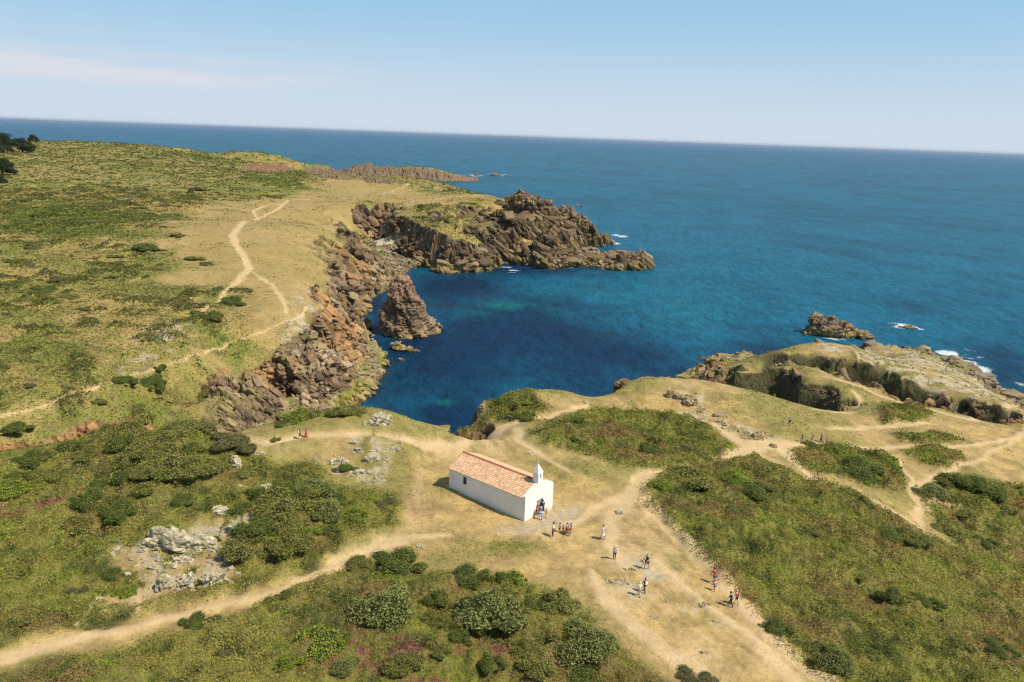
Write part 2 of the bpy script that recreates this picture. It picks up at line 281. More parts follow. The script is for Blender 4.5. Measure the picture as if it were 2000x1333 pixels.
heath = mx([region(p) for p in (
 [(-150, 1370), (0, 1322), (200, 1262), (480, 1190), (640, 1128), (690, 1100), (760, 1092), (820, 1105), (900, 1110), (1000, 1130), (1090, 1155), (1160, 1205), (1230, 1265), (1320, 1330), (1420, 1350), (1500, 1600), (800, 1600), (-150, 1600)],
 [(-150, 940), (0, 905), (120, 885), (250, 868), (420, 870), (490, 890), (560, 905), (640, 912), (655, 935), (640, 955), (700, 962), (780, 965), (803, 990), (790, 1020), (750, 1040), (680, 1072), (620, 1105), (540, 1135), (400, 1170), (270, 1200), (150, 1225), (0, 1262), (-150, 1310)],
 [(1040, 845), (1060, 825), (1110, 812), (1180, 805), (1260, 805), (1330, 812), (1400, 845), (1430, 875), (1420, 895), (1395, 903), (1330, 915), (1270, 922), (1200, 915), (1130, 890), (1060, 868)],
 [(1258, 950), (1290, 930), (1340, 912), (1390, 907), (1440, 902), (1500, 907), (1580, 938), (1680, 955), (1720, 985), (1790, 1026), (1850, 1058), (1990, 1115), (2150, 1170), (2150, 1600), (1740, 1500), (1640, 1350), (1560, 1285), (1500, 1225), (1450, 1165), (1395, 1105), (1340, 1050), (1290, 1005), (1255, 975)],
 [(1545, 885), (1580, 870), (1650, 868), (1720, 884), (1760, 905), (1778, 955), (1700, 950), (1620, 930), (1560, 912)],
 [(1800, 962), (1850, 932), (1920, 932), (2000, 950), (2150, 980), (2150, 1230), (1990, 1140), (1880, 1070), (1830, 1010)],
 [(1765, 884), (1820, 870), (1880, 882), (1890, 900), (1850, 915), (1800, 906)],
 [(885, 850), (893, 815), (940, 788), (1040, 780), (1068, 800), (1045, 822), (960, 826), (920, 850)],
 [(1700, 800), (1780, 790), (1820, 810), (1790, 828), (1720, 825)], [(1740, 850), (1850, 846), (1900, 862), (1840, 870), (1760, 868)],
)])
paths = [([(-150, 1330), (0, 1290), (100, 1262), (200, 1235), (300, 1208), (400, 1187), (480, 1167), (560, 1145), (640, 1112), (700, 1083), (745, 1064), (800, 1052), (880, 1044)], [1.45, 1.4, 1.25, 1.25, 1.2, 1.15, 1.15, 1.25, 1.3, 1.5, 2.2, 1.6, .5]),
 ([(1700, 1420), (1640, 1345), (1560, 1290), (1500, 1232), (1450, 1178), (1395, 1120), (1340, 1062), (1285, 1008), (1248, 965), (1250, 940), (1280, 922), (1300, 921)], [1.2, 1.6, 1.9, 1.8, 1.8, 1.6, 1.6, 1.7, 1.8, 1.9, 1.4, .8]),
 ([(1420, 1360), (1330, 1290), (1250, 1230), (1180, 1165), (1150, 1110)], [2.2, 1.8, 1.5, 1.4, .6]),
 ([(1560, 1330), (1480, 1250), (1380, 1180), (1320, 1130), (1280, 1090)], [1.6, 1., .9, .8, .5]),
 ([(1405, 902), (1440, 885), (1470, 870), (1530, 872), (1545, 895), (1580, 928), (1592, 938)], [1.4, 1.8, 3.2, 3.2, 1.6, 1., .5]),
 ([(1530, 870), (1560, 868), (1640, 872), (1750, 874), (1850, 872), (1900, 868), (1990, 850), (2150, 815)], [2, 1.4, .8, .7, .7, .9, 1.0, 1.2]),
 ([(1400, 830), (1440, 860), (1480, 876)], [1.2, 1.8, 2.6]), ([(1620, 838), (1680, 836), (1740, 832), (1830, 828)], [.7, 1.2, 1.2, .6]),
 ([(1665, 950), (1720, 985), (1775, 1015), (1810, 1045)], [.4, .7, .8, .7]), ([(1990, 850), (1900, 905), (1840, 925), (1790, 948), (1785, 970), (1800, 990), (1790, 1005), (1815, 1050)], [.6, .8, .9, 1.2, 1.3, 1.4, 1., .5]),
 ([(1790, 950), (1765, 915), (1755, 895)], .5), ([(1870, 985), (1800, 985)], .8), ([(1660, 678), (1680, 700), (1760, 740), (1850, 780)], [.5, .7, .8, .8]),
 ([(1610, 735), (1700, 765), (1800, 795), (1900, 820), (2050, 830)], [.8, 1.4, 1.4, 1.6, 1.8]), ([(1670, 797), (1680, 780), (1665, 765)], [1.6, 1, .6]), ([(1590, 802), (1660, 806)], [.8, 2.]),
 ([(430, 860), (520, 868), (600, 855), (660, 848), (720, 850)], [1.6, 1.6, 1.2, 1.2, .8]), ([(740, 850), (830, 870), (900, 872), (960, 850), (1000, 830), (1080, 815), (1150, 795)], [.8, 1.8, 1.4, 2.4, 1.6, 1., .8]), ([(1010, 838), (1020, 865), (1060, 890), (1110, 920)], [1.6, 1.2, .8, .5]),
 ([(640, 388), (563, 392), (545, 408), (520, 420), (500, 430), (455, 460), (462, 480), (480, 505), (487, 525), (470, 545), (440, 572), (425, 592), (395, 610)], [.8, 1.6, 1.5, 1, 1.9, 2.3, 2.2, 2.1, 2.0, 1.6, 1.1, .9, .7]),
 ([(505, 428), (495, 412), (520, 402), (560, 398)], 1.2), ([(600, 600), (570, 625), (520, 645), (460, 665), (400, 690)], .42), ([(490, 530), (530, 555), (550, 585), (560, 610)], [.6, 1., 1.2, .8]),
 ([(192, 757), (140, 778), (80, 798), (0, 812), (-120, 830)], .42), ([(395, 692), (330, 712), (285, 726), (235, 742), (192, 757)], .3),
 ([(370, 312), (395, 322)], [2., 4]), ([(800, 362), (760, 376), (700, 384)], [1.2, 1.2, 1.2]), ([(700, 358), (760, 358), (800, 362)], 1.), ([(960, 384), (880, 386), (800, 394)], [1.6, 1.3, 1.]), ([(268, 1195), (268, 1165), (262, 1150)], .35), ([(150, 1220), (200, 1175), (235, 1150)], .3),
 ([(1245, 955), (1200, 1000), (1190, 1060), (1230, 1110)], [1.8, 1.6, 1.5, 1.2]), ([(1240, 965), (1180, 985), (1110, 1020)], [1.8, 1.5, 1]),
]
pm = mx([line(p, w) for p, w in paths])
bare = mx([region(p, 2.5, 2.5) for p in ([(1140, 1020), (1250, 930), (1290, 1005), (1395, 1110), (1500, 1230), (1640, 1340), (1440, 1340), (1300, 1280), (1180, 1180), (1130, 1110)],
  [(1020, 1018), (1085, 994), (1200, 1000), (1180, 1040), (1060, 1050)], [(1430, 900), (1480, 860), (1560, 865), (1550, 900), (1590, 940)], [(430, 872), (460, 850), (560, 850), (600, 862), (500, 885)], [(270, 1110), (330, 1060), (420, 1060), (450, 1080), (380, 1120), (260, 1160), (220, 1180)],
  [(870, 870), (960, 840), (1010, 850), (1020, 880), (940, 900), (850, 890)])])
bare2 = mx([region(p, 14, 9) for p in ([(350, 560), (340, 470), (400, 400), (560, 380), (700, 385), (690, 440), (650, 500), (620, 560), (520, 600), (440, 560)], [(640, 350), (760, 360), (950, 384), (900, 395), (760, 400), (600, 385)], [(600, 690), (640, 600), (600, 540), (520, 590), (560, 660), (500, 700)])])
rocky = mx([region(p, 2, 3) for p in ([(265, 730), (280, 650), (330, 625), (360, 640), (365, 690), (330, 715)], [(520, 690), (560, 640), (600, 570), (640, 560), (640, 640), (600, 700)], [(640, 890), (780, 850), (810, 900), (780, 940), (660, 930)],
  [(1200, 1080), (1300, 1090), (1330, 1180), (1260, 1190), (1190, 1140)], [(1290, 750), (1380, 790), (1520, 850), (1510, 880), (1440, 860), (1330, 790)], [(1600, 690), (1740, 672), (1960, 770), (1985, 800), (1900, 785), (1760, 735), (1690, 705)], [(280, 1100), (300, 1030), (400, 1025), (490, 1040), (450, 1090), (430, 1150), (300, 1165)], [(1350, 1150), (1420, 1180), (1400, 1220), (1330, 1200)])])
lush = mx([region(p, 3, 4) for p in ([(880, 1060), (950, 1035), (1050, 1050), (1070, 1075), (1000, 1085), (930, 1080)], [(0, 400), (200, 410), (300, 430), (180, 470), (0, 460)], [(480, 340), (560, 350), (650, 378), (560, 372), (460, 352)], [(370, 300), (410, 297), (415, 312), (380, 318)], [(1640, 1160), (1850, 1180), (1900, 1300), (1600, 1280)])])
nearz = sst(470, 380, rr)
trk = line([(770, 1062), (815, 1025), (808, 975), (815, 935), (850, 885)], [2.6, 2.2, 1.8, 1.6, 1.2], 1.0, .8); bare = np.maximum(bare, trk*.7)
hole = region([(225, 1165), (285, 1045), (330, 1050), (420, 1008), (470, 998), (500, 1040), (455, 1078), (445, 1130), (385, 1142), (300, 1172), (230, 1190)], 1.2, 1.8); heath = heath*(1-hole*sst(-.35, .25, fine+.3*np.roll(fine, 60, 1))*.9); bare = np.maximum(bare, hole)
sdv = G(1600, 1300)-G(1250, 960); sdv = sdv[:2]/np.hypot(sdv[0], sdv[1]); strk = fbm2((X*sdv[0]+Y*sdv[1])/5., (X*sdv[1]-Y*sdv[0])/.8, 1., 4, 66)
# --- colours
def C(r, g, b): return np.array([r, g, b])
def mixc(c, d, m): return c+(d-c)*m[..., None]
n1 = fbm2(X, Y, 26, 5, 20); n2 = fbm2(X, Y, 7, 4, 30); n3 = fbm2(X, Y, 1.6, 3, 40); n4 = fbm2(X, Y, 60, 4, 50); n5 = fbm2(X*.5, Y, 14, 5, 60)
hgt = Z.copy()
turf = mixc(mixc(np.broadcast_to(C(.40, .285, .115), X.shape+(3,)), C(.265, .225, .068), sst(-.5, .6, n2+.5*n1)), C(.47, .33, .125), sst(.1, .9, -n1+.4*n3)*.8)
field = mixc(mixc(mixc(np.broadcast_to(C(.32, .255, .08), X.shape+(3,)), C(.185, .195, .043), sst(-.5, .45, n5+.3*n2+.25*n4)), C(.38, .29, .105), sst(.1, .8, -n2*.6-n1*.7+.3*n3)), C(.16, .13, .05), sst(.25, .7, n3+.4*n2)*.6)
turf = turf*(1+.16*n3+.12*fbm2(X, Y, .7, 3, 42))[..., None]
hc = mixc(mixc(np.broadcast_to(C(.2, .185, .045), X.shape+(3,)), C(.2, .16, .055), sst(0, .7, n2)), C(.06, .07, .02), sst(.1, .7, -n3))
a_ = np.degrees(az)
leftfield = sst(3, -3, X+18+.0*Y)*sst(92, 100, rr)*sst(1.2, .5, bare2*2)
col = mixc(turf, field, np.clip(leftfield, 0, 1)); col = mixc(col, C(.16, .19, .035), lush*.75)
col = mixc(col, C(.36, .26, .10), bare2*.7)
col = mixc(col, C(.58, .405, .20), bare*np.clip(.42+.4*n2+.25*n3+.55*strk, 0, 1)); col = mixc(col, C(.46, .39, .26), rocky*sst(0, .35, n3+.25*n2))
col = mixc(col, hc, heath); col = mixc(col, C(.62, .455, .245), np.clip(pm, 0, 1)*(.85+.15*n3))
grey = region([(1015, 1025), (1090, 992), (1140, 985), (1130, 1010), (1050, 1040), (985, 1035)], 1.5, 1); col = mixc(col, C(.42, .36, .27), grey*.7)
# --- cliffs
# slope limited cliff mask
cl = sst(.5, .95, slope+.35*wob)*sst(.0, 1., Z*.0+1)
low = sst(5.5, 3.0, Z+wob*1.2)*(Z > -50); cl = np.maximum(cl, low*.9)
beach = region([(728, 480), (735, 462), (770, 458), (792, 470), (780, 480)], 1.5, .6)
cl = cl*(1-beach)*(1-pm); slab = region([(370, 835), (400, 775), (500, 700), (590, 640), (690, 640), (700, 740), (600, 800), (440, 850)], 3, 2); cl = np.maximum(cl, slab*.9*(1-pm))
hl = region([(1000, 405), (1010, 372), (1060, 378), (1150, 405), (1215, 460), (1110, 470), (1060, 430)], 4, 2); cl = np.maximum(cl, hl)
nocl = region([(-250, 700), (250, 690), (420, 680), (520, 625), (600, 590), (640, 600), (600, 640), (540, 690), (480, 712), (400, 752), (365, 795), (262, 815), (165, 833), (58, 860), (-60, 886), (-250, 900)], 1.5, 1.5); cl = cl*(1-nocl)
farc = mx([region(p, 6, 3) for p in ([(592, 328), (640, 330), (690, 321), (713, 318), (760, 326), (850, 331), (898, 346), (760, 348), (640, 343), (600, 341)], [(600, 341), (680, 343), (745, 349), (815, 360), (760, 360), (690, 352), (620, 347)], [(470, 336), (472, 322), (572, 322), (575, 334)])]); cl = np.maximum(cl, farc)
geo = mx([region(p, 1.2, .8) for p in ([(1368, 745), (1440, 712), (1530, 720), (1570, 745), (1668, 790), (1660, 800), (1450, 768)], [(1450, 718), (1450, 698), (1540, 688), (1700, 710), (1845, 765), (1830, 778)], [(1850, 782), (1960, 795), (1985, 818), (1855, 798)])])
calm = mx([geo, region([(785, 415), (800, 412), (850, 440), (960, 490), (900, 505), (838, 505), (785, 470)], 3, 1)*.9, region([(740, 800), (800, 812), (885, 815), (930, 860), (820, 870), (730, 840)], 2, 1)])
cl = np.clip(cl, 0, 1)
# geometry detail
Pn = np.stack([X.ravel(), Y.ravel(), Z.ravel()], 1); mk = (cl.ravel() > .02) & (Pn[:, 2] > -3.5)
Nx = -gr*np.sin(az)-ga*np.cos(az); Ny = -gr*np.cos(az)+ga*np.sin(az); Nn = np.stack([Nx.ravel(), Ny.ravel(), np.ones(X.size)], 1); Nn /= np.linalg.norm(Nn, axis=1)[:, None]
pk = Pn[mk]; ck = cl.ravel()[mk]; rk = np.hypot(pk[:, 0], pk[:, 1])
th = .5; pr = np.stack([pk[:, 0]*math.cos(th)+pk[:, 1]*math.sin(th)+pk[:, 2]*.5, -pk[:, 0]*math.sin(th)+pk[:, 1]*math.cos(th), pk[:, 2]-pk[:, 0]*.35], 1)
wv = np.stack([fbm3(pk, 5, 2, 5), fbm3(pk, 5, 2, 8), fbm3(pk, 5, 2, 11)], 1)*1.5
b1, g1 = blocks(pr+wv, (9, 5, 6.5), 1); b2, g2 = blocks(pr+wv*.6, (3.6, 2.0, 2.6), 21); b3, g3 = blocks(pr+wv*.3, (1.6, .9, 1.1), 41)
big = sst(90, 330, rk)
dsp = b1*(1.0+.9*big)+b2*(.35+.25*big)+b3*.12-(1-sst(0, .12, g2))*.35-(1-sst(0, .1, g1))*.9
sw = (pr[:, 2]+.25*pr[:, 0]+wv[:, 0]*.8)/(1.3+.5*big); sw2 = sw*2.7+wv[:, 1]; dsp += ((sw-np.floor(sw))-.5)*(.05+.5*big)+((sw2-np.floor(sw2))-.5)*.12
dsp += fbm3(pk, 1.2, 2, 3)*.12
amp = ck*(.3+.7*sst(0, 4, pk[:, 2]))*(1-.85*calm.ravel()[mk])
dv = np.zeros_like(Pn); nk = Nn[mk].copy(); nk[:, 2] = nk[:, 2]*.7+.12
dv[mk] = nk*(dsp*amp)[:, None]
gz = (n2*.22+fine*.07+n1*.3)*sst(-2, 3, Z)*(1-pm*.85)*(1-.6*cl)+heath*(.28+.38*n3+.16*fine+.6*np.clip(fbm2(X, Y, 5.5, 3, 55), -.3, 1))-pm*.1
lump = leftfield*np.clip(fbm2(X, Y, 4.5, 3, 77)-.1, 0, 1)*.9*(1-cl)*(1-pm)*(1-bare2)
moundA = region([(165, 880), (250, 858), (420, 875), (480, 915), (440, 955), (380, 975), (300, 970), (235, 945)], 7, 2); moundB = region([(480, 985), (600, 965), (700, 1010), (690, 1050), (600, 1095), (500, 1085), (450, 1050)], 4, 1.5)
gz = gz+lump+moundA*(1.2+.6*n2)+moundB*(.9+.5*n2)
# flat pad under the chapel
Xf = X+dv[:, 0].reshape(X.shape); Yf = Y+dv[:, 1].reshape(X.shape); Zf = Z+dv[:, 2].reshape(X.shape)+gz
ctr = P(975, 985, 18); pad = 1-sst(5, 9, np.hypot(X-ctr[0], Y-ctr[1])); Zf = Zf*(1-pad*.0)-(n2*.22+n1*.3)*pad
# rock colours
cc = np.zeros(X.shape+(3,)).reshape(-1, 3); pkz = pk[:, 2]
hue = h3(*[np.floor(v) for v in ((pr+wv)/np.array((9, 5, 6.5))).T], 3); sm = fbm3(pk, 14, 3, 60); s2 = fbm3(pk, 3.5, 3, 70)
rc_ = np.broadcast_to(C(.225, .155, .09), (len(pk), 3)); rc_ = mixc(rc_, C(.38, .285, .17), sst(-.1, .6, s2+.4*b2)); rc_ = mixc(rc_, C(.40, .225, .09), sst(.05, .6, sm+.35*b1)*(.85-.55*sst(230, 320, rk))); rc_ = mixc(rc_, C(.085, .065, .045), np.maximum(sst(.3, .8, -s2*.6+.5*(1-sst(0, .2, g2)))*.75, (1-sst(0, .09, g1))*.8))
rc_ = mixc(rc_, C(.33, .245, .10), sst(3.6, 1.8, pkz+s2*.8)); rc_ = mixc(rc_, C(.27, .27, .045), sst(4.2, 2.5, pkz)*sst(1.2, 2.4, pkz)*sst(0, .4, sm)*sst(250, 200, rk)); rc_ = mixc(rc_, C(.05, .045, .035), sst(.9, .2, pkz+s2*.3)*.8)
flat = sst(.72, .9, Nn[mk][:, 2]*1.0+.12*s2+.05*b3)*sst(5, 9, pkz)
rc_ = mixc(rc_, C(.24, .205, .075), flat*.85)
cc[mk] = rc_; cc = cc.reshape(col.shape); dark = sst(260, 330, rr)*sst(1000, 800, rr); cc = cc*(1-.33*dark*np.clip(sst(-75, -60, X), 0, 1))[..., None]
# pale slabs on the outer peninsula
outer = region([(1560, 668), (1700, 668), (1800, 690), (2000, 800), (1960, 800), (1840, 760), (1700, 705), (1600, 690)], 3, 2); cc = mixc(cc, C(.31, .25, .155), outer*.8)
redc = region([(-100, 940), (-100, 870), (150, 838), (260, 820), (370, 805), (390, 850), (200, 880)], 3, 2); cc = mixc(cc, C(.42, .22, .085), redc*sst(-.5, .4, wob)*.8)
cc = mixc(cc, C(.185, .115, .085), farc*(.62+.2*n3)); fr = sst(900, 980, rr)*(1-farc); cc = mixc(cc, C(.20, .13, .10), fr*(.5+.5*sst(-.4, .5, n2))); red2 = region([(470, 338), (472, 320), (570, 320), (575, 336)], 8, 3); cc = mixc(cc, C(.34, .14, .08), red2*.9*sst(-.3, .5, n3))
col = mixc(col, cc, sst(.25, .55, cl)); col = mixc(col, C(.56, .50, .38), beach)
col = mixc(col, C(.085, .08, .035), geo*sst(.3, .6, slope)*.95)  # steep inlet walls darkened: scrub tone plus the geos' shadow put into the colour
col = np.clip(col, .01, 1)
# --- one continuous surface, cut into ground, footpath, cliff and beach
V = np.stack([Xf.ravel(), Yf.ravel(), Zf.ravel()], 1); nr, na = X.shape
idx = np.arange(nr*na).reshape(nr, na); FQ = np.stack([idx[:-1, :-1], idx[:-1, 1:], idx[1:, 1:], idx[1:, :-1]], 2).reshape(-1, 4)[:, ::-1]
zf = V[FQ][:, :, 2].max(1); FQ = FQ[zf > -2.0]
def vnorm(V, Fq):
    a = V[Fq[:, 2]]-V[Fq[:, 0]]; b = V[Fq[:, 3]]-V[Fq[:, 1]]; nf = np.cross(a, b); N_ = np.zeros_like(V)
    for k in range(4):
        for c in range(3): N_[:, c] += np.bincount(Fq[:, k], nf[:, c], len(V))
    return N_/np.maximum(np.linalg.norm(N_, axis=1), 1e-9)[:, None]
VN = vnorm(V, FQ)
fa = lambda m: m.ravel()[FQ].mean(1)
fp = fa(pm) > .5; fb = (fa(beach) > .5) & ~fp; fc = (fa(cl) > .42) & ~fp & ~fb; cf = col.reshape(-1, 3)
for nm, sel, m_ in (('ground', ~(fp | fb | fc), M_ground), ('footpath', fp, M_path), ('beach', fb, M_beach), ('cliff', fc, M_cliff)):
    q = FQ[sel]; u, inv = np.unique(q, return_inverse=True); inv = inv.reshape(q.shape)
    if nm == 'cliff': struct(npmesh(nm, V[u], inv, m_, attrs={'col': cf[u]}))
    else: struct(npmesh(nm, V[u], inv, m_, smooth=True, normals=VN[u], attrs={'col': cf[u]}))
def hf(x, y):
    """height of the built surface (polar lookup)"""
    a = np.arctan2(x, y); r = np.hypot(x, y); i = np.clip(np.searchsorted(RR, r)-1, 0, nr-2); j = np.clip(np.searchsorted(AZ, a)-1, 0, na-2)
    fr_ = (r-RR[i])/(RR[i+1]-RR[i]); fa_ = (a-AZ[j])/(AZ[j+1]-AZ[j])
    return Zf[i, j]*(1-fr_)*(1-fa_)+Zf[i+1, j]*fr_*(1-fa_)+Zf[i, j+1]*(1-fr_)*fa_+Zf[i+1, j+1]*fr_*fa_
# ------------------------------------------------------------------ sea
Rs = np.concatenate([segs((55, 1500, .008)), np.exp(np.linspace(math.log(1520), math.log(60000), 50))]); As = np.radians(np.concatenate([np.arange(-180, -38, 4), np.arange(-38, 38, .16), np.arange(38, 181, 4)]))
As = As[As <= math.pi+1e-6]; sa, sr = np.meshgrid(As, Rs); SX = sr*np.sin(sa); SY = sr*np.cos(sa)
def spot(lst):
    o = np.zeros(SX.shape)
    for x, y, wx, wy, *k in lst:
        p = P(x, y, 0); m_ = mpp(p); r_ = np.hypot(p[0], p[1]); ux, uy = p[0]/r_, p[1]/r_; dx, dy = SX-p[0], SY-p[1]
        d_ = dx*ux+dy*uy; t_ = dx*uy-dy*ux; wd = wy*m_*r_/56.; wt = wx*m_
        o = np.maximum(o, np.exp(-((t_/wt)**2+(d_/wd)**2))*(k[0] if k else 1))
    return o
sn = fbm2(SX, SY, 18, 4, 80); sn2 = fbm2(SX, SY, 5, 4, 90); sn3 = fbm2(SX, SY, 90, 3, 95)
tz = hf(np.clip(SX, -1e6, 1e6), SY); shal = sst(-5.5, -.3, tz+sn*.8)*(sr < 1200)
cove = spot([(850, 700, 160, 110), (1000, 640, 200, 70), (1150, 700, 200, 70, .9), (880, 800, 80, 80), (1300, 730, 120, 30, .7), (900, 560, 110, 30), (1000, 520, 150, 20), (1500, 690, 100, 30, .6), (1950, 720, 60, 60, .6), (740, 620, 40, 60)])
cove = np.clip(cove*1.25+.25*sn, 0, 1)
turq = spot([(985, 597, 45, 9), (1040, 596, 40, 5, .6), (1095, 607, 28, 8, .9), (1060, 570, 60, 8, .35), (868, 786, 18, 6), (1300, 600, 80, 30, .35), (720, 625, 12, 12, .4), (930, 612, 40, 10, .4), (1180, 570, 80, 20, .3), (840, 350, 40, 3, .6), (1000, 512, 40, 5, .4), (1110, 497, 40, 4, .5)])*np.clip(.75+.7*sn2, 0, 1.2)
kelp = spot([(870, 590, 40, 12, .8), (950, 580, 50, 12, .6), (750, 720, 25, 40, .7), (760, 770, 60, 40, .5), (1180, 655, 60, 10, .4), (1400, 640, 80, 14, .3)])*sst(-.1, .5, sn2)
teal = np.broadcast_to(C(.007, .112, .192), SX.shape+(3,)); sc_ = mixc(teal, C(.006, .072, .13), sst(-.2, .6, sn3+.3*sn)*.5); sc_ = mixc(sc_, C(.006, .10, .21), sst(1200, 7000, sr)*.9); sc_ = mixc(sc_, C(.06, .18, .31), sst(3000, 22000, sr)*.75)  # far water paled towards the horizon: distance haze mixed into the colour
sc_ = mixc(sc_, C(.004, .024, .066), cove*.95); sc_ = mixc(sc_, C(.01, .22, .22), np.clip(turq, 0, 1)*.6); sc_ = mixc(sc_, C(.018, .022, .045), kelp*.8)
sc_ = mixc(sc_, C(.035, .05, .04), sst(.55, 1, shal)*.6)
foam = spot([(1760, 637, 30, 5), (1790, 642, 14, 3), (1210, 461, 18, 3), (1160, 479, 26, 2.5), (1125, 477, 18, 2), (1200, 476, 12, 2), (1880, 698, 34, 16, 1.1), (1960, 750, 34, 16, 1.1), (1915, 722, 26, 10, .7), (1845, 690, 18, 5), (1650, 665, 40, 3, .9), (1440, 693, 12, 4, .7), (895, 343, 12, 2.5), (930, 343, 14, 2), (985, 343, 14, 1.8), (960, 340, 10, 1.5, .8), (1000, 530, 16, 3), (985, 522, 16, 2), (860, 345, 20, 1.2, .8), (1090, 522, 30, 1.5, .4), (1265, 520, 6, 2, .8), (1130, 401, 14, 1.2, .8), (1100, 405, 14, 1.2, .7), (790, 366, 18, 1, .7), (1985, 775, 20, 10, .6), (1200, 440, 20, 3, .3), (1385, 705, 14, 5, .4)])
foam = np.clip(foam*1.6*sst(-.5, .35, sn2+.4*fbm2(SX, SY, 1.8, 3, 99)), 0, 1)+sst(-3.5, -.2, tz)*.6*sst(.0, .5, sn2)*(sr < 1200)*sst(-30, 0, SX+.25*sr-60)
si = np.arange(SX.size).reshape(SX.shape); SF = np.stack([si[:-1, :-1], si[:-1, 1:], si[1:, 1:], si[1:, :-1]], 2).reshape(-1, 4)[:, ::-1]
ms = bpy.data.materials.new('sea_water'); ms.use_nodes = True; nt = ms.node_tree; N = nt.nodes; L = nt.links; b = N['Principled BSDF']
tc = N.new('ShaderNodeTexCoord'); at = N.new('ShaderNodeAttribute'); at.attribute_name = 'col'; af = N.new('ShaderNodeAttribute'); af.attribute_name = 'foam'
mpg = N.new('ShaderNodeMapping'); mpg.inputs['Rotation'].default_value = (0, 0, .45); mpg.inputs['Scale'].default_value = (1, .42, 1); L.new(tc.outputs['Object'], mpg.inputs[0])
hh = None
for s_, w_ in ((2.2, .3), (.8, .8), (.28, 1.0), (.05, .7)):
    n_ = N.new('ShaderNodeTexNoise'); n_.inputs['Scale'].default_value = s_; n_.inputs['Detail'].default_value = 4; n_.inputs['Roughness'].default_value = .6; L.new(mpg.outputs[0], n_.inputs['Vector'])
    q_ = N.new('ShaderNodeMath'); q_.operation = 'MULTIPLY'; q_.inputs[1].default_value = w_; L.new(n_.outputs[0], q_.inputs[0])
    if hh is None: hh = q_.outputs[0]
    else:
        p_ = N.new('ShaderNodeMath'); p_.operation = 'ADD'; L.new(hh, p_.inputs[0]); L.new(q_.outputs[0], p_.inputs[1]); hh = p_.outputs[0]
bp = N.new('ShaderNodeBump'); bp.inputs['Strength'].default_value = .55; bp.inputs['Distance'].default_value = .9; L.new(hh, bp.inputs['Height']); L.new(bp.outputs[0], b.inputs['Normal'])
mr = N.new('ShaderNodeMapRange'); mr.inputs['From Min'].default_value = 1.1; mr.inputs['From Max'].default_value = 1.7; mr.inputs['To Min'].default_value = .6; mr.inputs['To Max'].default_value = 1.4; L.new(hh, mr.inputs[0])
vs_ = N.new('ShaderNodeVectorMath'); vs_.operation = 'SCALE'; L.new(at.outputs['Color'], vs_.inputs[0]); L.new(mr.outputs[0], vs_.inputs['Scale'])
fn = N.new('ShaderNodeTexNoise'); fn.inputs['Scale'].default_value = 1.4; fn.inputs['Detail'].default_value = 6; fn.inputs['Roughness'].default_value = .75; L.new(tc.outputs['Object'], fn.inputs['Vector'])
fm = N.new('ShaderNodeMath'); fm.operation = 'MULTIPLY_ADD'; L.new(fn.outputs[0], fm.inputs[0]); fm.inputs[1].default_value = 1.6; fm.inputs[2].default_value = -.8
f2 = N.new('ShaderNodeMath'); f2.operation = 'ADD'; L.new(fm.outputs[0], f2.inputs[0]); L.new(af.outputs['Fac'], f2.inputs[1])
f3 = N.new('ShaderNodeMapRange'); f3.inputs['From Min'].default_value = .5; f3.inputs['From Max'].default_value = 1.05; L.new(f2.outputs[0], f3.inputs[0])
f4 = N.new('ShaderNodeMath'); f4.operation = 'MULTIPLY'; L.new(f3.outputs[0], f4.inputs[0]); g4 = N.new('ShaderNodeMapRange'); g4.inputs['From Min'].default_value = .03; g4.inputs['From Max'].default_value = .25; L.new(af.outputs['Fac'], g4.inputs[0]); L.new(g4.outputs[0], f4.inputs[1])
mxf = N.new('ShaderNodeMix'); mxf.data_type = 'RGBA'; L.new(f4.outputs[0], mxf.inputs[0]); L.new(vs_.outputs[0], mxf.inputs[6]); mxf.inputs[7].default_value = (.8, .82, .82, 1); L.new(mxf.outputs[2], b.inputs['Base Color'])
rm = N.new('ShaderNodeMapRange'); rm.inputs['To Min'].default_value = .22; rm.inputs['To Max'].default_value = .8; L.new(f4.outputs[0], rm.inputs[0]); L.new(rm.outputs[0], b.inputs['Roughness']); b.inputs['IOR'].default_value = 1.33; b.inputs['Specular IOR Level'].default_value = .09
dfs = N.new('ShaderNodeBsdfDiffuse'); gls = N.new('ShaderNodeBsdfGlossy'); gls.inputs['Roughness'].default_value = .22; L.new(mxf.outputs[2], dfs.inputs[0]); L.new(bp.outputs[0], gls.inputs['Normal']); L.new(bp.outputs[0], dfs.inputs['Normal'])
lw = N.new('ShaderNodeLayerWeight'); pw = N.new('ShaderNodeMath'); pw.operation = 'POWER'; pw.inputs[1].default_value = 5; L.new(lw.outputs['Facing'], pw.inputs[0]); ma = N.new('ShaderNodeMath'); ma.operation = 'MULTIPLY_ADD'; ma.inputs[1].default_value = .24; ma.inputs[2].default_value = .02; L.new(pw.outputs[0], ma.inputs[0])
msh = N.new('ShaderNodeMixShader'); L.new(ma.outputs[0], msh.inputs[0]); L.new(dfs.outputs[0], msh.inputs[1]); L.new(gls.outputs[0], msh.inputs[2]); L.new(msh.outputs[0], N['Material Output'].inputs[0]); N.remove(b)
struct(npmesh('sea', np.stack([SX.ravel(), SY.ravel(), np.zeros(SX.size)], 1), SF, ms, smooth=True, attrs={'col': sc_.reshape(-1, 3), 'foam': foam.ravel()}))
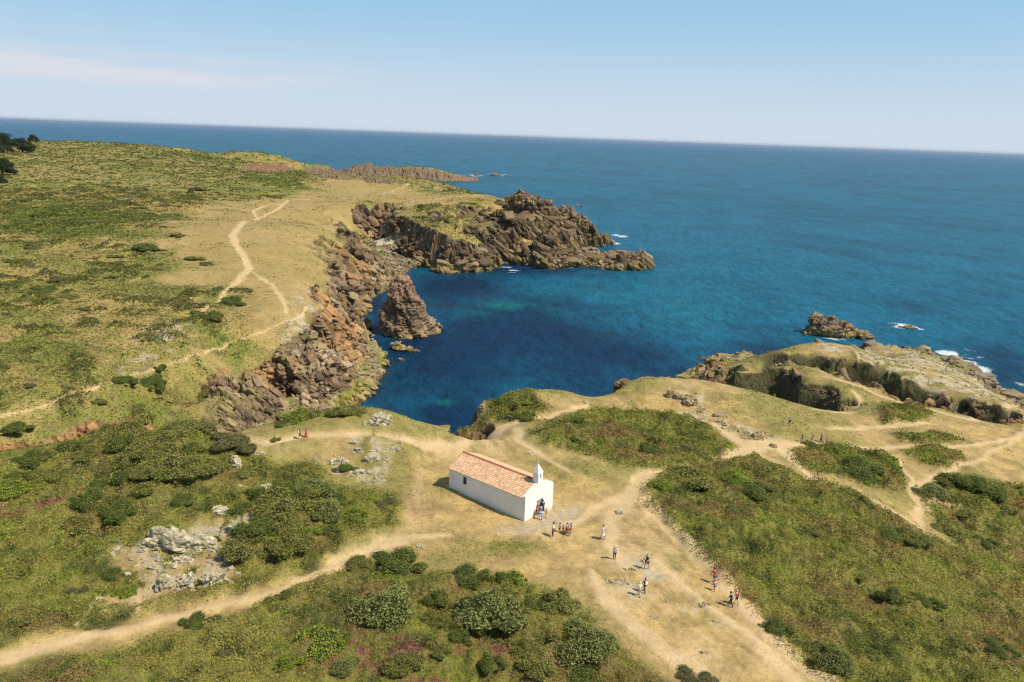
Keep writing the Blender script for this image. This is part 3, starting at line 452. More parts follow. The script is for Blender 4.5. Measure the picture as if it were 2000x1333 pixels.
# ------------------------------------------------------------------ leaf and grass cover
def cards(cen, nrm, size, asp=1.0, lean=.9):
    n = len(cen); d = nrm*lean+rng.normal(size=(n, 3))*.55; d /= np.linalg.norm(d, axis=1)[:, None]
    t = np.cross(d, rng.normal(size=(n, 3))); t /= np.linalg.norm(t, axis=1)[:, None]; b_ = np.cross(d, t)
    s = size[:, None]; k = rng.uniform(.5, 1, (n, 1))
    v = np.stack([cen-t*s, cen-b_*s*k*asp, cen+t*s, cen+b_*s*k*asp], 1)
    return v.reshape(-1, 3), np.arange(n*4).reshape(-1, 4)
def grow(name, wgt, n, hgt_, smin, k, colf, label, blades=False):
    pr_ = (wgt*(np.abs(az) < math.radians(45))*(rr > 34)).ravel(); pr_ = pr_/pr_.sum(); ii = rng.choice(len(pr_), n, p=pr_)
    i = ii//na; j = ii % na; r = RR[i]*(1+rng.uniform(-.5, .5, n)*.004); a = AZ[j]+rng.uniform(-.5, .5, n)*.00115
    x = r*np.sin(a); y = r*np.cos(a); z = hf(x, y); c = np.stack([x, y, z], 1)
    up_ = hgt_(ii, n); c[:, 2] += up_; s = np.maximum(smin, k*r)*rng.uniform(.6, 1.35, n)
    nn = VN[ii]*.6+np.array([0, 0, .6])
    if blades: nn = nn*.15+rng.normal(size=(n, 3))*.6
    v, f = cards(c, nn, s, .5 if blades else .9, 2.2 if name == 'grass' else 1.9)
    cc_ = np.repeat(colf(ii, n, x, y), 4, axis=0)
    o = struct(npmesh(name, v, f, M_leaf, attrs={'col': np.clip(cc_, .004, 1)}), 'stuff'); o['label'] = label; return o
pur = mx([region(p, 1.5, 1.5) for p in ([(680, 1300), (625, 1275), (700, 1252), (780, 1255), (870, 1272), (810, 1308)], [(700, 1350), (690, 1310), (740, 1300), (830, 1310), (960, 1330), (940, 1380)], [(865, 1275), (940, 1250), (1010, 1272), (960, 1298)], [(1100, 1265), (1180, 1290), (1100, 1300)], [(895, 1160), (910, 1158), (912, 1172), (898, 1172)], [(-10, 1000), (40, 995), (50, 1015), (0, 1020)], [(60, 990), (120, 975), (150, 985), (90, 1000)])])
def heath_col(ii, n, x, y):
    a = fbm2(x, y, 3.2, 3, 201); b_ = fbm2(x, y, 11, 3, 202); c = fbm2(x, y, 1.1, 2, 203); u = rng.uniform(size=n)
    base = np.broadcast_to(C(.225, .22, .045), (n, 3)); base = mixc(base, C(.13, .155, .034), sst(0, .5, a)); base = mixc(base, C(.33, .285, .075), sst(.0, .55, b_+.3*c)*.8)
    base = mixc(base, C(.22, .28, .04), sst(.25, .6, -a+.3*c)*.8); base = mixc(base, C(.27, .17, .07), sst(.3, .6, fbm2(x, y, 5, 3, 204)+.3*(u-.5))*.8)
    p_ = pur.ravel()[ii]*sst(-.45, .1, c+a*.5); base = mixc(base, C(.40, .06, .17), p_*(u < .6)*.95); base = mixc(base, C(.22, .07, .045), p_*(u > .6)*.8)
    return base*rng.uniform(.85, 1.75, (n, 1))
lumph = np.clip(fbm2(X, Y, 2.6, 3, 301)+.35, 0, 1.3).ravel()
grow('heath', (heath*(.35+heath)*(1-.5*cl)+.12*geo*(slope > .5)), 540000, lambda ii, n: np.abs(rng.uniform(-.05, 1, n))**1.3*(.08+.55*lumph[ii]**1.4), .045, .00112, heath_col, 'low heath and bracken covering the slopes between the paths')
def field_col(ii, n, x, y):
    base = cf[ii]*1.0; u = rng.uniform(size=n); dk = sst(.05, .45, lump.ravel()[ii]/.9+.15*(u-.5))
    base = mixc(base, C(.14, .155, .04), dk*.8); base = mixc(base, C(.17, .15, .08), (sst(.2, .6, fbm2(x, y, 6, 2, 221)))*dk*.6); return base*rng.uniform(.88, 1.25, (n, 1))
edge = np.clip(1-heath, 0, 1)*np.clip(1-pm, 0, 1)*(1-cl)*sst(3, 6, Z)
grow('grass', edge*(.012+.9*leftfield*(1-bare2*.8)*(1-.6*sst(120, 260, rr))+2.2*sst(.1, .5, lump)+.2*sst(0, .6, n2)*(1-bare)+lush), 190000, lambda ii, n: rng.uniform(0, 1, n)*(.04+.42*lump.ravel()[ii]+.06*leftfield.ravel()[ii]), .04, .0013, field_col, 'short grass and low scrub over the headland')
# ------------------------------------------------------------------ shrubs
def ico(sub):
    import bmesh
    b = bmesh.new(); bmesh.ops.create_icosphere(b, subdivisions=sub, radius=1); v = np.array([p.co[:] for p in b.verts]); f = np.array([[q.index for q in p.verts] for p in b.faces]); b.free(); return v, f
I1, I2, I3, I4, I5 = (ico(k) for k in (1, 2, 3, 4, 5))
KC = [((.20, .205, .045), (.28, .25, .075)), ((.115, .15, .032), (.17, .19, .045)), ((.19, .205, .06), (.25, .245, .08)), ((.27, .30, .04), (.20, .26, .035)), ((.21, .18, .09), (.15, .14, .05))]
def shrub_mesh(kind, seed, nl=13, nc=4200, flat=.62):
    g = np.random.default_rng(seed); ce = []; 
    for k in range(nl):
        a = g.uniform(0, 6.28); r = math.sqrt(g.uniform(0, 1))*.82; s = g.uniform(.15, .42)*(1.2-.6*r); ce.append((r*math.cos(a), r*math.sin(a), g.uniform(.05, .5)*(1-r*.8), s))
    ce = np.array(ce); vs, fs, cs, nv = [], [], [], 0; per = nc//nl
    for k, (x, y, z, s) in enumerate(ce):
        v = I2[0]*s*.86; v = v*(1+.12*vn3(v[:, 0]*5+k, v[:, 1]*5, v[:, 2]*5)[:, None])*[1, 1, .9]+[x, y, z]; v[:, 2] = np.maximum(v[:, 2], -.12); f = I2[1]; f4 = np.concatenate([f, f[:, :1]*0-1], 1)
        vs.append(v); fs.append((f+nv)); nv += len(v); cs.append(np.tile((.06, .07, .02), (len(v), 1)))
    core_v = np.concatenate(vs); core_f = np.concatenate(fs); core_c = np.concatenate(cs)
    V_, F_, C_ = [], [], []; n0 = 0; c0, c1 = np.array(KC[kind][0]), np.array(KC[kind][1])
    for k, (x, y, z, s) in enumerate(ce):
        m_ = int(per*(s/.31)**2); d = g.normal(size=(m_, 3)); d /= np.linalg.norm(d, axis=1)[:, None]; d[:, 2] = np.abs(d[:, 2])*1.0-.25*(g.uniform(size=m_) < .3); rad = s*g.uniform(.84, 1.22, m_)*(1+.16*vn3(d[:, 0]*3+k, d[:, 1]*3, d[:, 2]*3))
        c = d*rad[:, None]*[1, 1, .9]+[x, y, z]; ok = np.ones(m_, bool)
        for q, (x2, y2, z2, s2) in enumerate(ce):
            if q != k: ok &= ((c-[x2, y2, z2])**2).sum(1) > (s2*.86)**2
        ok &= c[:, 2] > -.1; c = c[ok]; d = d[ok]
        if not len(c): continue
        v, f = cards(c, d, g.uniform(.014, .036, len(c)), .9, .8); u = g.uniform()
        cc_ = (c0*(1-u)+c1*u)*1.38*g.uniform(.6, 1.4, (len(c), 1)); V_.append(v); F_.append(f+n0); n0 += len(v); C_.append(np.repeat(cc_, 4, axis=0))
    v = np.concatenate([np.concatenate(V_), core_v]); nq = n0
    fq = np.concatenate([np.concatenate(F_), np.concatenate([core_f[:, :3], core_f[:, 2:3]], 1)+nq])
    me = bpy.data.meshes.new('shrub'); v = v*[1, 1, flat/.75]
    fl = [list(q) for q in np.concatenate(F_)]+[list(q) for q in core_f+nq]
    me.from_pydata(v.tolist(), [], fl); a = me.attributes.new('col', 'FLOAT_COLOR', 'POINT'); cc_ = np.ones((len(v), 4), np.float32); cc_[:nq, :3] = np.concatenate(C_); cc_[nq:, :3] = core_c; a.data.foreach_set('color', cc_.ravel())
    me.materials.append(M_leaf); me.update(); return me
SM = {(k, j): shrub_mesh(k, 50+k*7+j, 15+j*4, 8000+700*j) for k in range(5) for j in range(2)}
KN = ['olive green', 'dark green', 'pale grey green', 'bright yellow green', 'dull brownish green']
used_lab = {}
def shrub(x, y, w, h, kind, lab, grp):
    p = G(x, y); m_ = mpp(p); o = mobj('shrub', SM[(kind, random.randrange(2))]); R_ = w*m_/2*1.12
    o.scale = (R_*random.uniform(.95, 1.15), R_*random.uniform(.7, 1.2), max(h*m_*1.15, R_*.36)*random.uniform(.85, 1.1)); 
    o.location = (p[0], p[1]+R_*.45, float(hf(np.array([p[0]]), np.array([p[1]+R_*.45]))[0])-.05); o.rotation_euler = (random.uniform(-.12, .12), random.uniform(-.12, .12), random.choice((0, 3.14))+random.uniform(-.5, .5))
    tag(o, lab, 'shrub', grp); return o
SH = {
'in the big upper-left thicket': ('shrubs in the thicket left of the plateau', [(88, 908, 60, 28, 0), (52, 920, 60, 30, 1), (200, 864, 65, 34, 0), (136, 900, 55, 34, 1), (172, 914, 60, 28, 0), (256, 880, 80, 40, 0), (236, 905, 65, 46, 1), (312, 900, 90, 44, 0), (352, 880, 100, 36, 2), (280, 925, 95, 52, 0), (340, 935, 100, 50, 0), (256, 940, 60, 40, 2), (400, 946, 80, 42, 0), (352, 962, 104, 40, 0), (290, 965, 60, 36, 0), (424, 893, 105, 42, 4), (468, 900, 60, 30, 4), (384, 868, 60, 24, 1), (332, 852, 55, 20, 1), (246, 966, 60, 38, 1), (280, 990, 55, 28, 0), (192, 972, 50, 22, 1), (76, 950, 65, 24, 0), (8, 980, 75, 38, 3), (120, 935, 40, 20, 0), (30, 950, 50, 24, 1)]),
'in heath left of the white outcrop': ('shrubs in the heath left of the white outcrop', [(162, 1006, 68, 46, 1), (226, 1006, 75, 40, 0), (224, 1028, 72, 32, 1), (148, 1046, 72, 30, 0), (86, 984, 30, 16, 0), (468, 944, 52, 20, 0), (355, 1000, 40, 16, 1), (14, 1245, 70, 34, 0), (140, 1165, 50, 20, 4), (210, 1130, 55, 26, 1), (60, 1090, 40, 16, 0), (235, 1165, 50, 22, 3)]),
'on the cove rim': ('shrubs on the cove rim', [(580, 826, 60, 26, 3), (606, 822, 50, 24, 0), (656, 820, 52, 24, 0), (696, 812, 42, 18, 0), (548, 838, 30, 10, 1), (536, 864, 24, 10, 0)]),
'in the thicket left of the chapel': ('shrubs in the thicket between outcrop and chapel', [(524, 998, 100, 54, 1), (600, 1002, 95, 50, 2), (560, 1034, 120, 56, 0), (632, 1038, 90, 56, 2), (688, 1034, 58, 36, 3), (656, 1006, 60, 34, 1), (472, 1022, 60, 30, 1), (500, 1070, 90, 42, 1), (560, 1066, 80, 36, 0), (604, 1070, 52, 32, 3), (480, 1100, 85, 44, 0), (560, 1098, 85, 42, 0), (640, 1062, 42, 24, 1), (420, 1064, 24, 16, 1), (672, 928, 42, 18, 1), (560, 950, 60, 18, 0), (740, 1000, 60, 18, 4)]),
'below the dirt track': ('shrubs below the dirt track', [(702, 1112, 56, 34, 0), (774, 1115, 95, 46, 1), (906, 1148, 85, 42, 1), (948, 1130, 42, 24, 0), (978, 1140, 42, 38, 1), (1002, 1142, 60, 34, 3), (753, 1230, 145, 76, 2), (849, 1200, 62, 40, 1), (846, 1228, 55, 38, 0), (888, 1255, 50, 60, 0), (954, 1245, 155, 86, 2), (894, 1272, 60, 36, 1), (975, 1168, 44, 24, 1), (1044, 1200, 65, 36, 1), (1092, 1205, 85, 48, 0), (1146, 1295, 125, 72, 2), (855, 1298, 66, 42, 0), (627, 1285, 95, 56, 3), (669, 1190, 62, 34, 1), (786, 1335, 75, 40, 0), (672, 1335, 60, 36, 2), (1045, 1338, 90, 50, 0), (1134, 1345, 85, 45, 1), (1188, 1268, 44, 26, 1), (378, 1222, 52, 26, 1), (529, 1192, 46, 22, 0), (413, 1212, 34, 18, 1), (557, 1178, 40, 14, 1), (617, 1270, 60, 20, 0), (1020, 1290, 60, 30, 0), (960, 1320, 60, 30, 1), (560, 1320, 60, 26, 3), (430, 1280, 44, 16, 4)]),
'in the heath behind the chapel': ('shrubs in the round heath patch behind the chapel', [(1131, 830, 20, 10, 1), (1201, 824, 38, 14, 2), (1275, 866, 45, 24, 0), (1298, 868, 50, 22, 3), (1264, 890, 46, 22, 1), (1215, 882, 38, 12, 0), (1120, 868, 20, 12, 1), (1331, 847, 26, 12, 1), (1376, 857, 32, 14, 1), (1303, 888, 36, 14, 0), (1170, 872, 24, 10, 3), (1340, 880, 34, 12, 4)]),
'on the knob over the cove': ('shrubs on the knob over the cove', [(910, 835, 52, 34, 1), (945, 795, 28, 14, 0), (930, 806, 30, 12, 0), (984, 794, 38, 14, 1), (966, 806, 32, 12, 0), (1022, 823, 52, 16, 1), (1025, 795, 30, 10, 3)]),
'right of the dirt slope': ('shrubs in the wide heath right of the slope', [(1365, 953, 130, 30, 0), (1430, 955, 56, 26, 3), (1480, 978, 92, 36, 1), (1520, 990, 62, 25, 0), (1430, 1008, 52, 20, 2), (1350, 1012, 52, 18, 0), (1290, 958, 54, 28, 3), (1635, 1088, 34, 24, 3), (1755, 1062, 92, 24, 1), (1795, 1078, 60, 20, 0), (1750, 1185, 55, 30, 1), (1770, 1222, 60, 30, 0), (1815, 1198, 64, 36, 1), (1520, 1240, 70, 34, 1), (1570, 1272, 55, 30, 0), (1640, 1318, 85, 52, 2), (1610, 1285, 60, 34, 0), (1875, 1280, 56, 20, 1), (1945, 1178, 32, 15, 1), (1975, 1210, 32, 15, 1), (1370, 1335, 75, 22, 4), (1402, 1046, 16, 8, 1), (1880, 1305, 62, 24, 0), (1480, 935, 60, 20, 0), (1590, 1150, 34, 12, 1), (1700, 1290, 50, 18, 0), (1500, 1130, 34, 10, 4), (1960, 1300, 56, 22, 1), (1580, 1050, 44, 12, 4), (1680, 1140, 40, 10, 0)]),
'near the far walkers': ('shrubs in the heath beside the walkers', [(1575, 869, 18, 11, 3), (1632, 878, 40, 16, 0), (1680, 932, 90, 30, 1), (1705, 948, 50, 20, 3), (1600, 880, 40, 12, 1), (1650, 905, 44, 12, 0), (1745, 925, 34, 10, 1), (1880, 960, 82, 30, 1), (1830, 976, 72, 24, 2), (1925, 980, 92, 34, 1), (1960, 1010, 60, 22, 0), (1820, 890, 30, 8, 3), (1855, 1045, 60, 20, 0), (1930, 1080, 40, 14, 1), (1880, 1010, 60, 16, 0)]),
'on the far grassy slope': ('shrubs scattered over the grassy slope beyond the cove', [(277, 492, 56, 18, 1), (189, 412, 24, 12, 4), (108, 412, 28, 12, 1), (256, 416, 36, 10, 0), (52, 486, 46, 12, 4), (108, 457, 32, 8, 4), (101, 550, 46, 14, 4), (80, 570, 50, 16, 1), (298, 530, 36, 10, 0), (382, 373, 42, 11, 4), (448, 596, 46, 20, 1), (406, 630, 50, 28, 1), (224, 506, 32, 10, 0), (213, 545, 30, 8, 4), (470, 598, 28, 10, 0), (130, 585, 34, 10, 0), (240, 752, 55, 18, 1), (290, 758, 66, 26, 1), (308, 728, 30, 16, 1), (396, 348, 22, 5, 1), (515, 385, 40, 6, 3), (135, 380, 24, 6, 4), (40, 395, 30, 8, 1), (160, 432, 30, 8, 0), (70, 426, 30, 9, 1), (320, 428, 40, 8, 0), (30, 440, 40, 8, 4), (560, 363, 30, 6, 3), (340, 465, 34, 10, 4), (380, 510, 40, 8, 0), (60, 640, 30, 8, 1), (150, 700, 30, 8, 1), (50, 760, 30, 8, 4), (400, 520, 30, 6, 1), (185, 790, 34, 10, 0), (35, 590, 28, 8, 0), (20, 850, 60, 20, 1)]),
}
for k in range(70):
    x, y = random.uniform(-20, 470), 310+560*random.random()**1.7
    if y > 780-x*.15 or (x > 330 and y > 380): continue
    w_ = random.uniform(9, 20)*(.6+y/700); SH['on the far grassy slope'][1].append((x, y, w_, w_*.28, random.choice([0, 0, 1, 4, 4])))
SZW = lambda w: 'tiny' if w < 18 else 'small' if w < 38 else 'middling' if w < 62 else 'large' if w < 100 else 'very large'
for place, (grp, lst) in SH.items():
    byk = {}
    for e in lst: byk.setdefault((KN[e[4]], SZW(e[2])), []).append(e)
    for (kn, sz), es in byk.items():
        es.sort(key=lambda e: e[0]); n_ = len(es); ys = sorted(es, key=lambda e: e[1])
        for i, e in enumerate(es):
            if n_ == 1: l = f'{sz} {kn} shrub {place}, the only such one'
            elif n_ == 2: l = f'{sz} {kn} shrub {place}, the {("left", "right")[i]} of two'
            elif n_ == 3: l = f'{sz} {kn} shrub {place}, {("leftmost", "middle", "rightmost")[i]} of three'
            elif n_ < 9:
                od = ['leftmost', 'second from left', 'third from left', 'fourth from left', 'fifth from left', 'sixth from left', 'seventh from left', 'rightmost']
                l = f'{sz} {kn} shrub {place}, '+(od[i] if i < n_-1 else 'rightmost')
            else:
                l = f'{sz} {kn} shrub {place}' 
            shrub(*e, l, grp)
# ------------------------------------------------------------------ trees
def tree(x, yb, w, h, lab, seed, z=None):
    p = G(x, yb); m_ = mpp(p); hh_ = h*m_; R_ = w*m_/2; g = np.random.default_rng(seed); t = empty('pine_tree', p, g.uniform(0, 6)); tag(t, lab, 'tree', 'pine trees at the far left')
    ks, rs = [], []
    vs, fs = [], []
    def tube(a, b_, ra, rb, n=7):
        a, b_ = np.array(a, float), np.array(b_, float); d = b_-a; d /= np.linalg.norm(d); s_ = np.cross(d, [.3, .9, .1]); s_ /= np.linalg.norm(s_); q = np.cross(d, s_); o_ = len(vs)
        for c, r in ((a, ra), (b_, rb)):
            for i in range(n): vs.append(c+r*(math.cos(6.283*i/n)*s_+math.sin(6.283*i/n)*q))
        for i in range(n): fs.append((o_+i, o_+(i+1) % n, o_+n+(i+1) % n, o_+n+i))
    tube((0, 0, -.5), (R_*.1, 0, hh_*.45), R_*.09, R_*.06); tube((R_*.1, 0, hh_*.45), (R_*.05, R_*.1, hh_*.9), R_*.06, R_*.02)
    cl_ = []
    for k in range(26):
        a = g.uniform(0, 6.28); zz = g.uniform(.12, .95); r = R_*math.sqrt(max(.05, 1-zz**1.6))*g.uniform(.45, .95); e = (r*math.cos(a), r*math.sin(a), hh_*zz); cl_.append((*e, R_*g.uniform(.24, .4)))
        if k < 9: tube((R_*.08, 0, hh_*zz*.7), e, R_*.035, R_*.012, 5)
    pymesh('trunk', vs, fs, M_bark, t, True); V_, N_ = [], []
    for x_, y_, z_, s in cl_:
        m2 = 420; d = g.normal(size=(m2, 3)); d /= np.linalg.norm(d, axis=1)[:, None]; c = d*(s*g.uniform(.3, 1.1, (m2, 1)))*[1, 1, .55]+[x_, y_, z_]; V_.append(c[c[:, 2] > .1]); N_.append(d[c[:, 2] > .1])
    c = np.concatenate(V_); d = np.concatenate(N_); v, f = cards(c, d, g.uniform(.25, .55, len(c)), .8, .7)
    npmesh('crown', v, f, M_leaf, t, attrs={'col': np.repeat(np.array([.052, .072, .034])*g.uniform(.5, 1.6, (len(c), 1)), 4, axis=0)})
tree(8, 300, 62, 40, 'wide dark pine at the left edge, largest of the clump near the sea horizon', 1)
tree(44, 298, 46, 26, 'low spreading pine on the right flank of the dark clump', 2)
tree(-22, 304, 60, 46, 'tall dark pine cut by the left edge behind the clump', 3)
tree(65, 278, 19, 13, 'small lone round pine standing on the skyline right of the clump', 4)
tree(6, 343, 48, 30, 'dark round pine below the clump at the left edge', 5)
tree(-4, 358, 28, 14, 'small bushy dark pine just below the round one at the left edge', 6)
# ------------------------------------------------------------------ rocks
def rockmesh(ell, bs=(1, .7, .8), amp=.3, seed=0, colr='pale', sub=4, th=.5, base=None):
    vs, fs, n0 = [], [], 0
    for e in ell:
        v, f = (I2, I3, I4, I5)[sub-2]; s = np.sign(v)*np.abs(v)**.75; v = s*np.array(e[3:6])+np.array(e[:3]); vs.append(v); fs.append(f+n0); n0 += len(v)
    v = np.concatenate(vs); nrm_ = np.concatenate([(np.sign((I2, I3, I4, I5)[sub-2][0]))*np.abs((I2, I3, I4, I5)[sub-2][0]) for e in ell]); f = np.concatenate(fs)
    pr_ = np.stack([v[:, 0]*math.cos(th)+v[:, 1]*math.sin(th)+v[:, 2]*.5, -v[:, 0]*math.sin(th)+v[:, 1]*math.cos(th), v[:, 2]-v[:, 0]*.3], 1)+seed*13.7
    a, ga_ = blocks(pr_, bs, seed); b_, gb = blocks(pr_, tuple(q*.42 for q in bs), seed+9); s3 = fbm3(v+seed, bs[0]*1.5, 3, seed)
    d = (a*.9+b_*.4-(1-sst(0, .15, ga_))*.5-(1-sst(0, .12, gb))*.2+s3*.5)*amp
    v = v+nrm_*d[:, None]
    if colr == 'pale': c = mixc(mixc(np.broadcast_to(C(.60, .53, .37), (len(v), 3)), C(.42, .37, .25), sst(-.2, .5, s3+.4*b_)), C(.20, .19, .14), (1-sst(0, .15, ga_))*.7); c = mixc(c, C(.30, .30, .12), sst(.2, .6, fbm3(v, .6, 3, 5))*.5)
    elif colr == 'sea':
        c = mixc(mixc(np.broadcast_to(C(.20, .145, .09), (len(v), 3)), C(.34, .25, .15), sst(-.1, .5, s3+.4*b_)), C(.36, .20, .12), sst(.1, .5, fbm3(v, 5, 3, 8)+.3*a)*.7); c = mixc(c, C(.09, .078, .065), (1-sst(0, .2, ga_))*.6)
        c = mixc(c, C(.32, .24, .11), sst(3.2, 1.6, v[:, 2]+s3*.8)); c = mixc(c, C(.05, .045, .035), sst(.8, .2, v[:, 2]+s3*.25)*.85)
    else: c = mixc(np.broadcast_to(C(.36, .275, .15), (len(v), 3)), C(.50, .40, .23), sst(-.2, .5, s3+.5*b_))
    return npmesh('rock', v, f, M_rock if colr == 'pale' else M_cliffo, attrs={'col': np.clip(c, .02, 1)}, link=False)
M_cliffo = mat('sea_rock', attr='col', nsc=[(.9, .25), (4, .15)], bsc=1.2, bstr=.8, bdist=.4, rough=.95)
def rock(name, x, y, ell, lab, cat='rock', grp=None, z=None, **kw):
    p = P(x, y, 0) if z is not None else G(x, y); o = mobj(name, rockmesh(ell, **kw)); o.location = [float(q) for q in p]; tag(o, lab, cat, grp); return o
# great pyramid stack
n_ = 64; hs = np.linspace(0, 1, 70); vs = []
lp = np.interp(hs, [0, .1, .3, .55, .8, .93, 1], [6.9, 6.7, 6.3, 5.1, 3.6, 2.5, .8]); rp = np.interp(hs, [0, .06, .15, .35, .6, .85, .95, 1], [10.4, 9.2, 8.2, 6.9, 5.0, 2.9, 1.9, .6])
ths = np.linspace(0, 2*math.pi, n_, endpoint=False)
for i, h_ in enumerate(hs):
    for t in ths:
        cx = math.cos(t); r = (rp if cx > 0 else lp)[i]; vs.append((cx*r-.3, math.sin(t)*(.8*(lp[i]+rp[i])/2), -1.5+h_*19.6))
vs = np.array(vs); gi = np.arange(n_*70).reshape(70, n_); qf = np.stack([gi[:-1], np.roll(gi, -1, 1)[:-1], np.roll(gi, -1, 1)[1:], gi[1:]], 2).reshape(-1, 4)
nn = vs.copy(); nn[:, 2] = 0; nn /= np.maximum(np.linalg.norm(nn, axis=1), 1e-6)[:, None]; nn[:, 2] = .45
pr = np.stack([vs[:, 0]*.9+vs[:, 1]*.4+vs[:, 2]*.45, vs[:, 1]*.9-vs[:, 0]*.4, vs[:, 2]-.3*vs[:, 0]], 1)+5
a, ga_ = blocks(pr, (3.2, 2.6, 7.5), 3); b_, gb = blocks(pr, (1.5, 1.1, 2.4), 13); c_, gc = blocks(pr, (.8, .55, .6), 23); s3 = fbm3(vs, 4, 3, 2)
dd = (a*.75+b_*.42+c_*.18-(1-sst(0, .14, ga_))*.7-(1-sst(0, .12, gb))*.25+s3*.4)*np.interp(vs[:, 2], [-2, 12, 18.8], [1, .8, .35]); vs2 = vs+nn*dd[:, None]
c = mixc(mixc(np.broadcast_to(C(.22, .155, .095), (len(vs), 3)), C(.35, .255, .16), sst(-.1, .5, s3+.4*b_)), C(.40, .22, .14), sst(8, 16, vs[:, 2]+3*s3)*.7)
c = mixc(c, C(.085, .07, .06), (1-sst(0, .2, ga_))*.6); c = mixc(c, C(.34, .25, .125), sst(3.4, 1.8, vs[:, 2]+s3)); c = mixc(c, C(.05, .045, .035), sst(.8, .2, vs[:, 2]+s3*.3)*.85)
st = npmesh('sea_stack', vs2, qf, M_cliffo, attrs={'col': np.clip(c, .02, 1)}); q = P(789, 654, 0); st.location = (q[0], q[1]+1.5, -.8); st.rotation_euler.z = .15; tag(st, 'tall pyramid shaped brown sea stack standing in the cove water', 'sea stack')
def srock(x, y, ell, lab, **kw):
    k = dict(bs=(2.2, 1.3, 1.6), amp=.55, colr='sea', sub=4); k.update(kw); return rock('sea_rock', x, y, ell, lab, 'rock', 'rocks standing in the sea', z=0, **k)
srock(832, 645, [(0, 0, .3, 3.2, 2.2, 1.6), (2.2, 2, .2, 2.2, 1.4, 1.5), (-.5, -1.3, 0, 2.2, 1.3, 1.3), (-2.5, 1.2, .5, 2, 1.6, 2.0)], 'blocky tan boulders at the right foot of the pyramid stack', seed=2, bs=(1.8, 1.2, 1.3), amp=.5)
srock(785, 684, [(-1.6, .5, .3, 1.4, 1.4, 1.8), (.6, -.3, 0, 2.4, 1.5, 1.1), (3, -1.2, -.1, 1.5, 1, .8)], 'low tan rocks in the water below the stack', seed=3, bs=(1.4, .9, 1), amp=.4)
srock(784, 705, [(0, 0, 0, 1.0, .9, .7)], 'single small rounded rock in the water below the low tan rocks', seed=4, bs=(1.2, .9, 1), amp=.25, sub=3)
srock(880, 527, [(-3, 0, 0, 3.5, 2.6, 1.8), (2.5, -1, -.1, 3.2, 2, 1.5), (7, -1.5, -.1, 2.2, 1.6, 1.2), (-6.5, 1, -.2, 2, 1.4, 1.1)], 'row of low brown rocks in the water under the grassy spur', seed=5)
srock(1640, 657, [(-5.0, 2, 1.6, 4.2, 3.6, 3.8), (-6.0, 3, 3.2, 2.6, 2.2, 2.8), (-1, 1, .7, 5.8, 4, 3.2), (5, 0, .1, 5, 3.0, 1.7), (8.4, -.2, 0, 2.0, 2.2, 1.4), (-8.6, .5, -.1, 1.8, 1.6, 1.2)], 'brown islet with a knob on its left, just off the right headland', seed=6, bs=(3, 1.8, 2.2), amp=.7, sub=5)
srock(1776, 641, [(0, 0, -.2, 2.2, 1.4, .8), (-2, .6, -.3, 1.6, 1, .6)], 'small rock awash in white foam right of the islet', seed=7, amp=.35, sub=3)
srock(967, 343, [(0, 0, 0, 6, 3, 2.4), (-6, 0, -.2, 3, 2, 1.3)], 'dark skerry in foam beyond the far point, the middle one', seed=8, sub=3, amp=.8)
srock(990, 344, [(0, 0, 0, 4, 2.4, 1.2), (5, 0, -.3, 3, 2, .9)], 'flat skerry beyond the far point, the outermost one', seed=9, sub=3, amp=.6)
srock(930, 342, [(0, 0, 0, 3.6, 2.2, 1.6)], 'small skerry nearest the tip of the far point', seed=10, sub=3, amp=.6)
srock(1132, 403, [(0, 0, -.2, 3.5, 1.6, .9)], 'low dark rock awash beyond the crag', seed=11, sub=3, amp=.4)
srock(1420, 704, [(0, 0, -.1, 4.5, 2.4, 1.6), (-4.2, 0, -.2, 3, 1.8, 1.0), (4.5, .5, 0, 3, 2.5, 2.2)], 'tan rock shelf at the left foot of the right headland', seed=12, amp=.5)
srock(715, 640, [(0, 0, .3, 1.6, 1.5, 2.2), (1.2, -1.8, 0, 1.2, 1.0, 1.2)], 'dark square boulder in the channel left of the stack', seed=13, bs=(1.5, 1, 1.2), amp=.35)
# crags on the headland and pale outcrops on land
def sink(dz, *a, **k):
    o = rock(*a, **k); o.location.z = float(hf(np.array([o.location.x]), np.array([o.location.y]))[0])-dz; return o
def outc(x, y, w, h, dep, lab, seed, n=5, colr='pale', grp='rock outcrops on the plateau', th=.5, tall=1.):
    p = G(x, y); m_ = mpp(p); W_ = w*m_; g = np.random.default_rng(seed); el = []
    for k in range(n):
        s = g.uniform(.22, .42) if n > 1 else .5; el.append((g.uniform(-.36, .36)*W_ if n > 1 else 0, g.uniform(-.3, .5)*dep, h*m_*tall*g.uniform(.05, .3), s*W_*g.uniform(.7, 1.1), max(dep*s, .15), h*m_*tall*g.uniform(.55, .95)))
    b0 = max(W_*.16, .12); return sink(h*m_*tall*(.22 if colr != 'mid' else .4), 'rock_outcrop' if n > 2 else 'boulder', x, y, el, lab, 'rock', grp, seed=seed, colr=colr, bs=(b0*1.5, b0*.8, b0), amp=min(h*m_*.22, b0*.5), th=th)
outc(347, 1072, 105, 34, 2.0, 'largest white ribbed rock outcrop in the heath at left', 31, 9, tall=1.1)
outc(318, 1152, 44, 30, 1.0, 'pointed white boulder leaning right by the track, left of the pair', 32, 2, tall=1.2)
outc(362, 1143, 46, 24, 1.2, 'white rounded rock in the middle of three near the track', 33, 2)
outc(400, 1140, 52, 28, 1.4, 'smooth pale rock with lichen, rightmost of three near the track', 34, 2)
outc(300, 1090, 16, 14, .5, 'small grey stone left below the large ribbed outcrop', 35, 2); outc(415, 1075, 32, 12, .8, 'pale rock ledge under the small round bush', 36, 3); outc(365, 1095, 36, 10, .7, 'flat white ledge on bare soil below the ribbed outcrop', 37, 3)
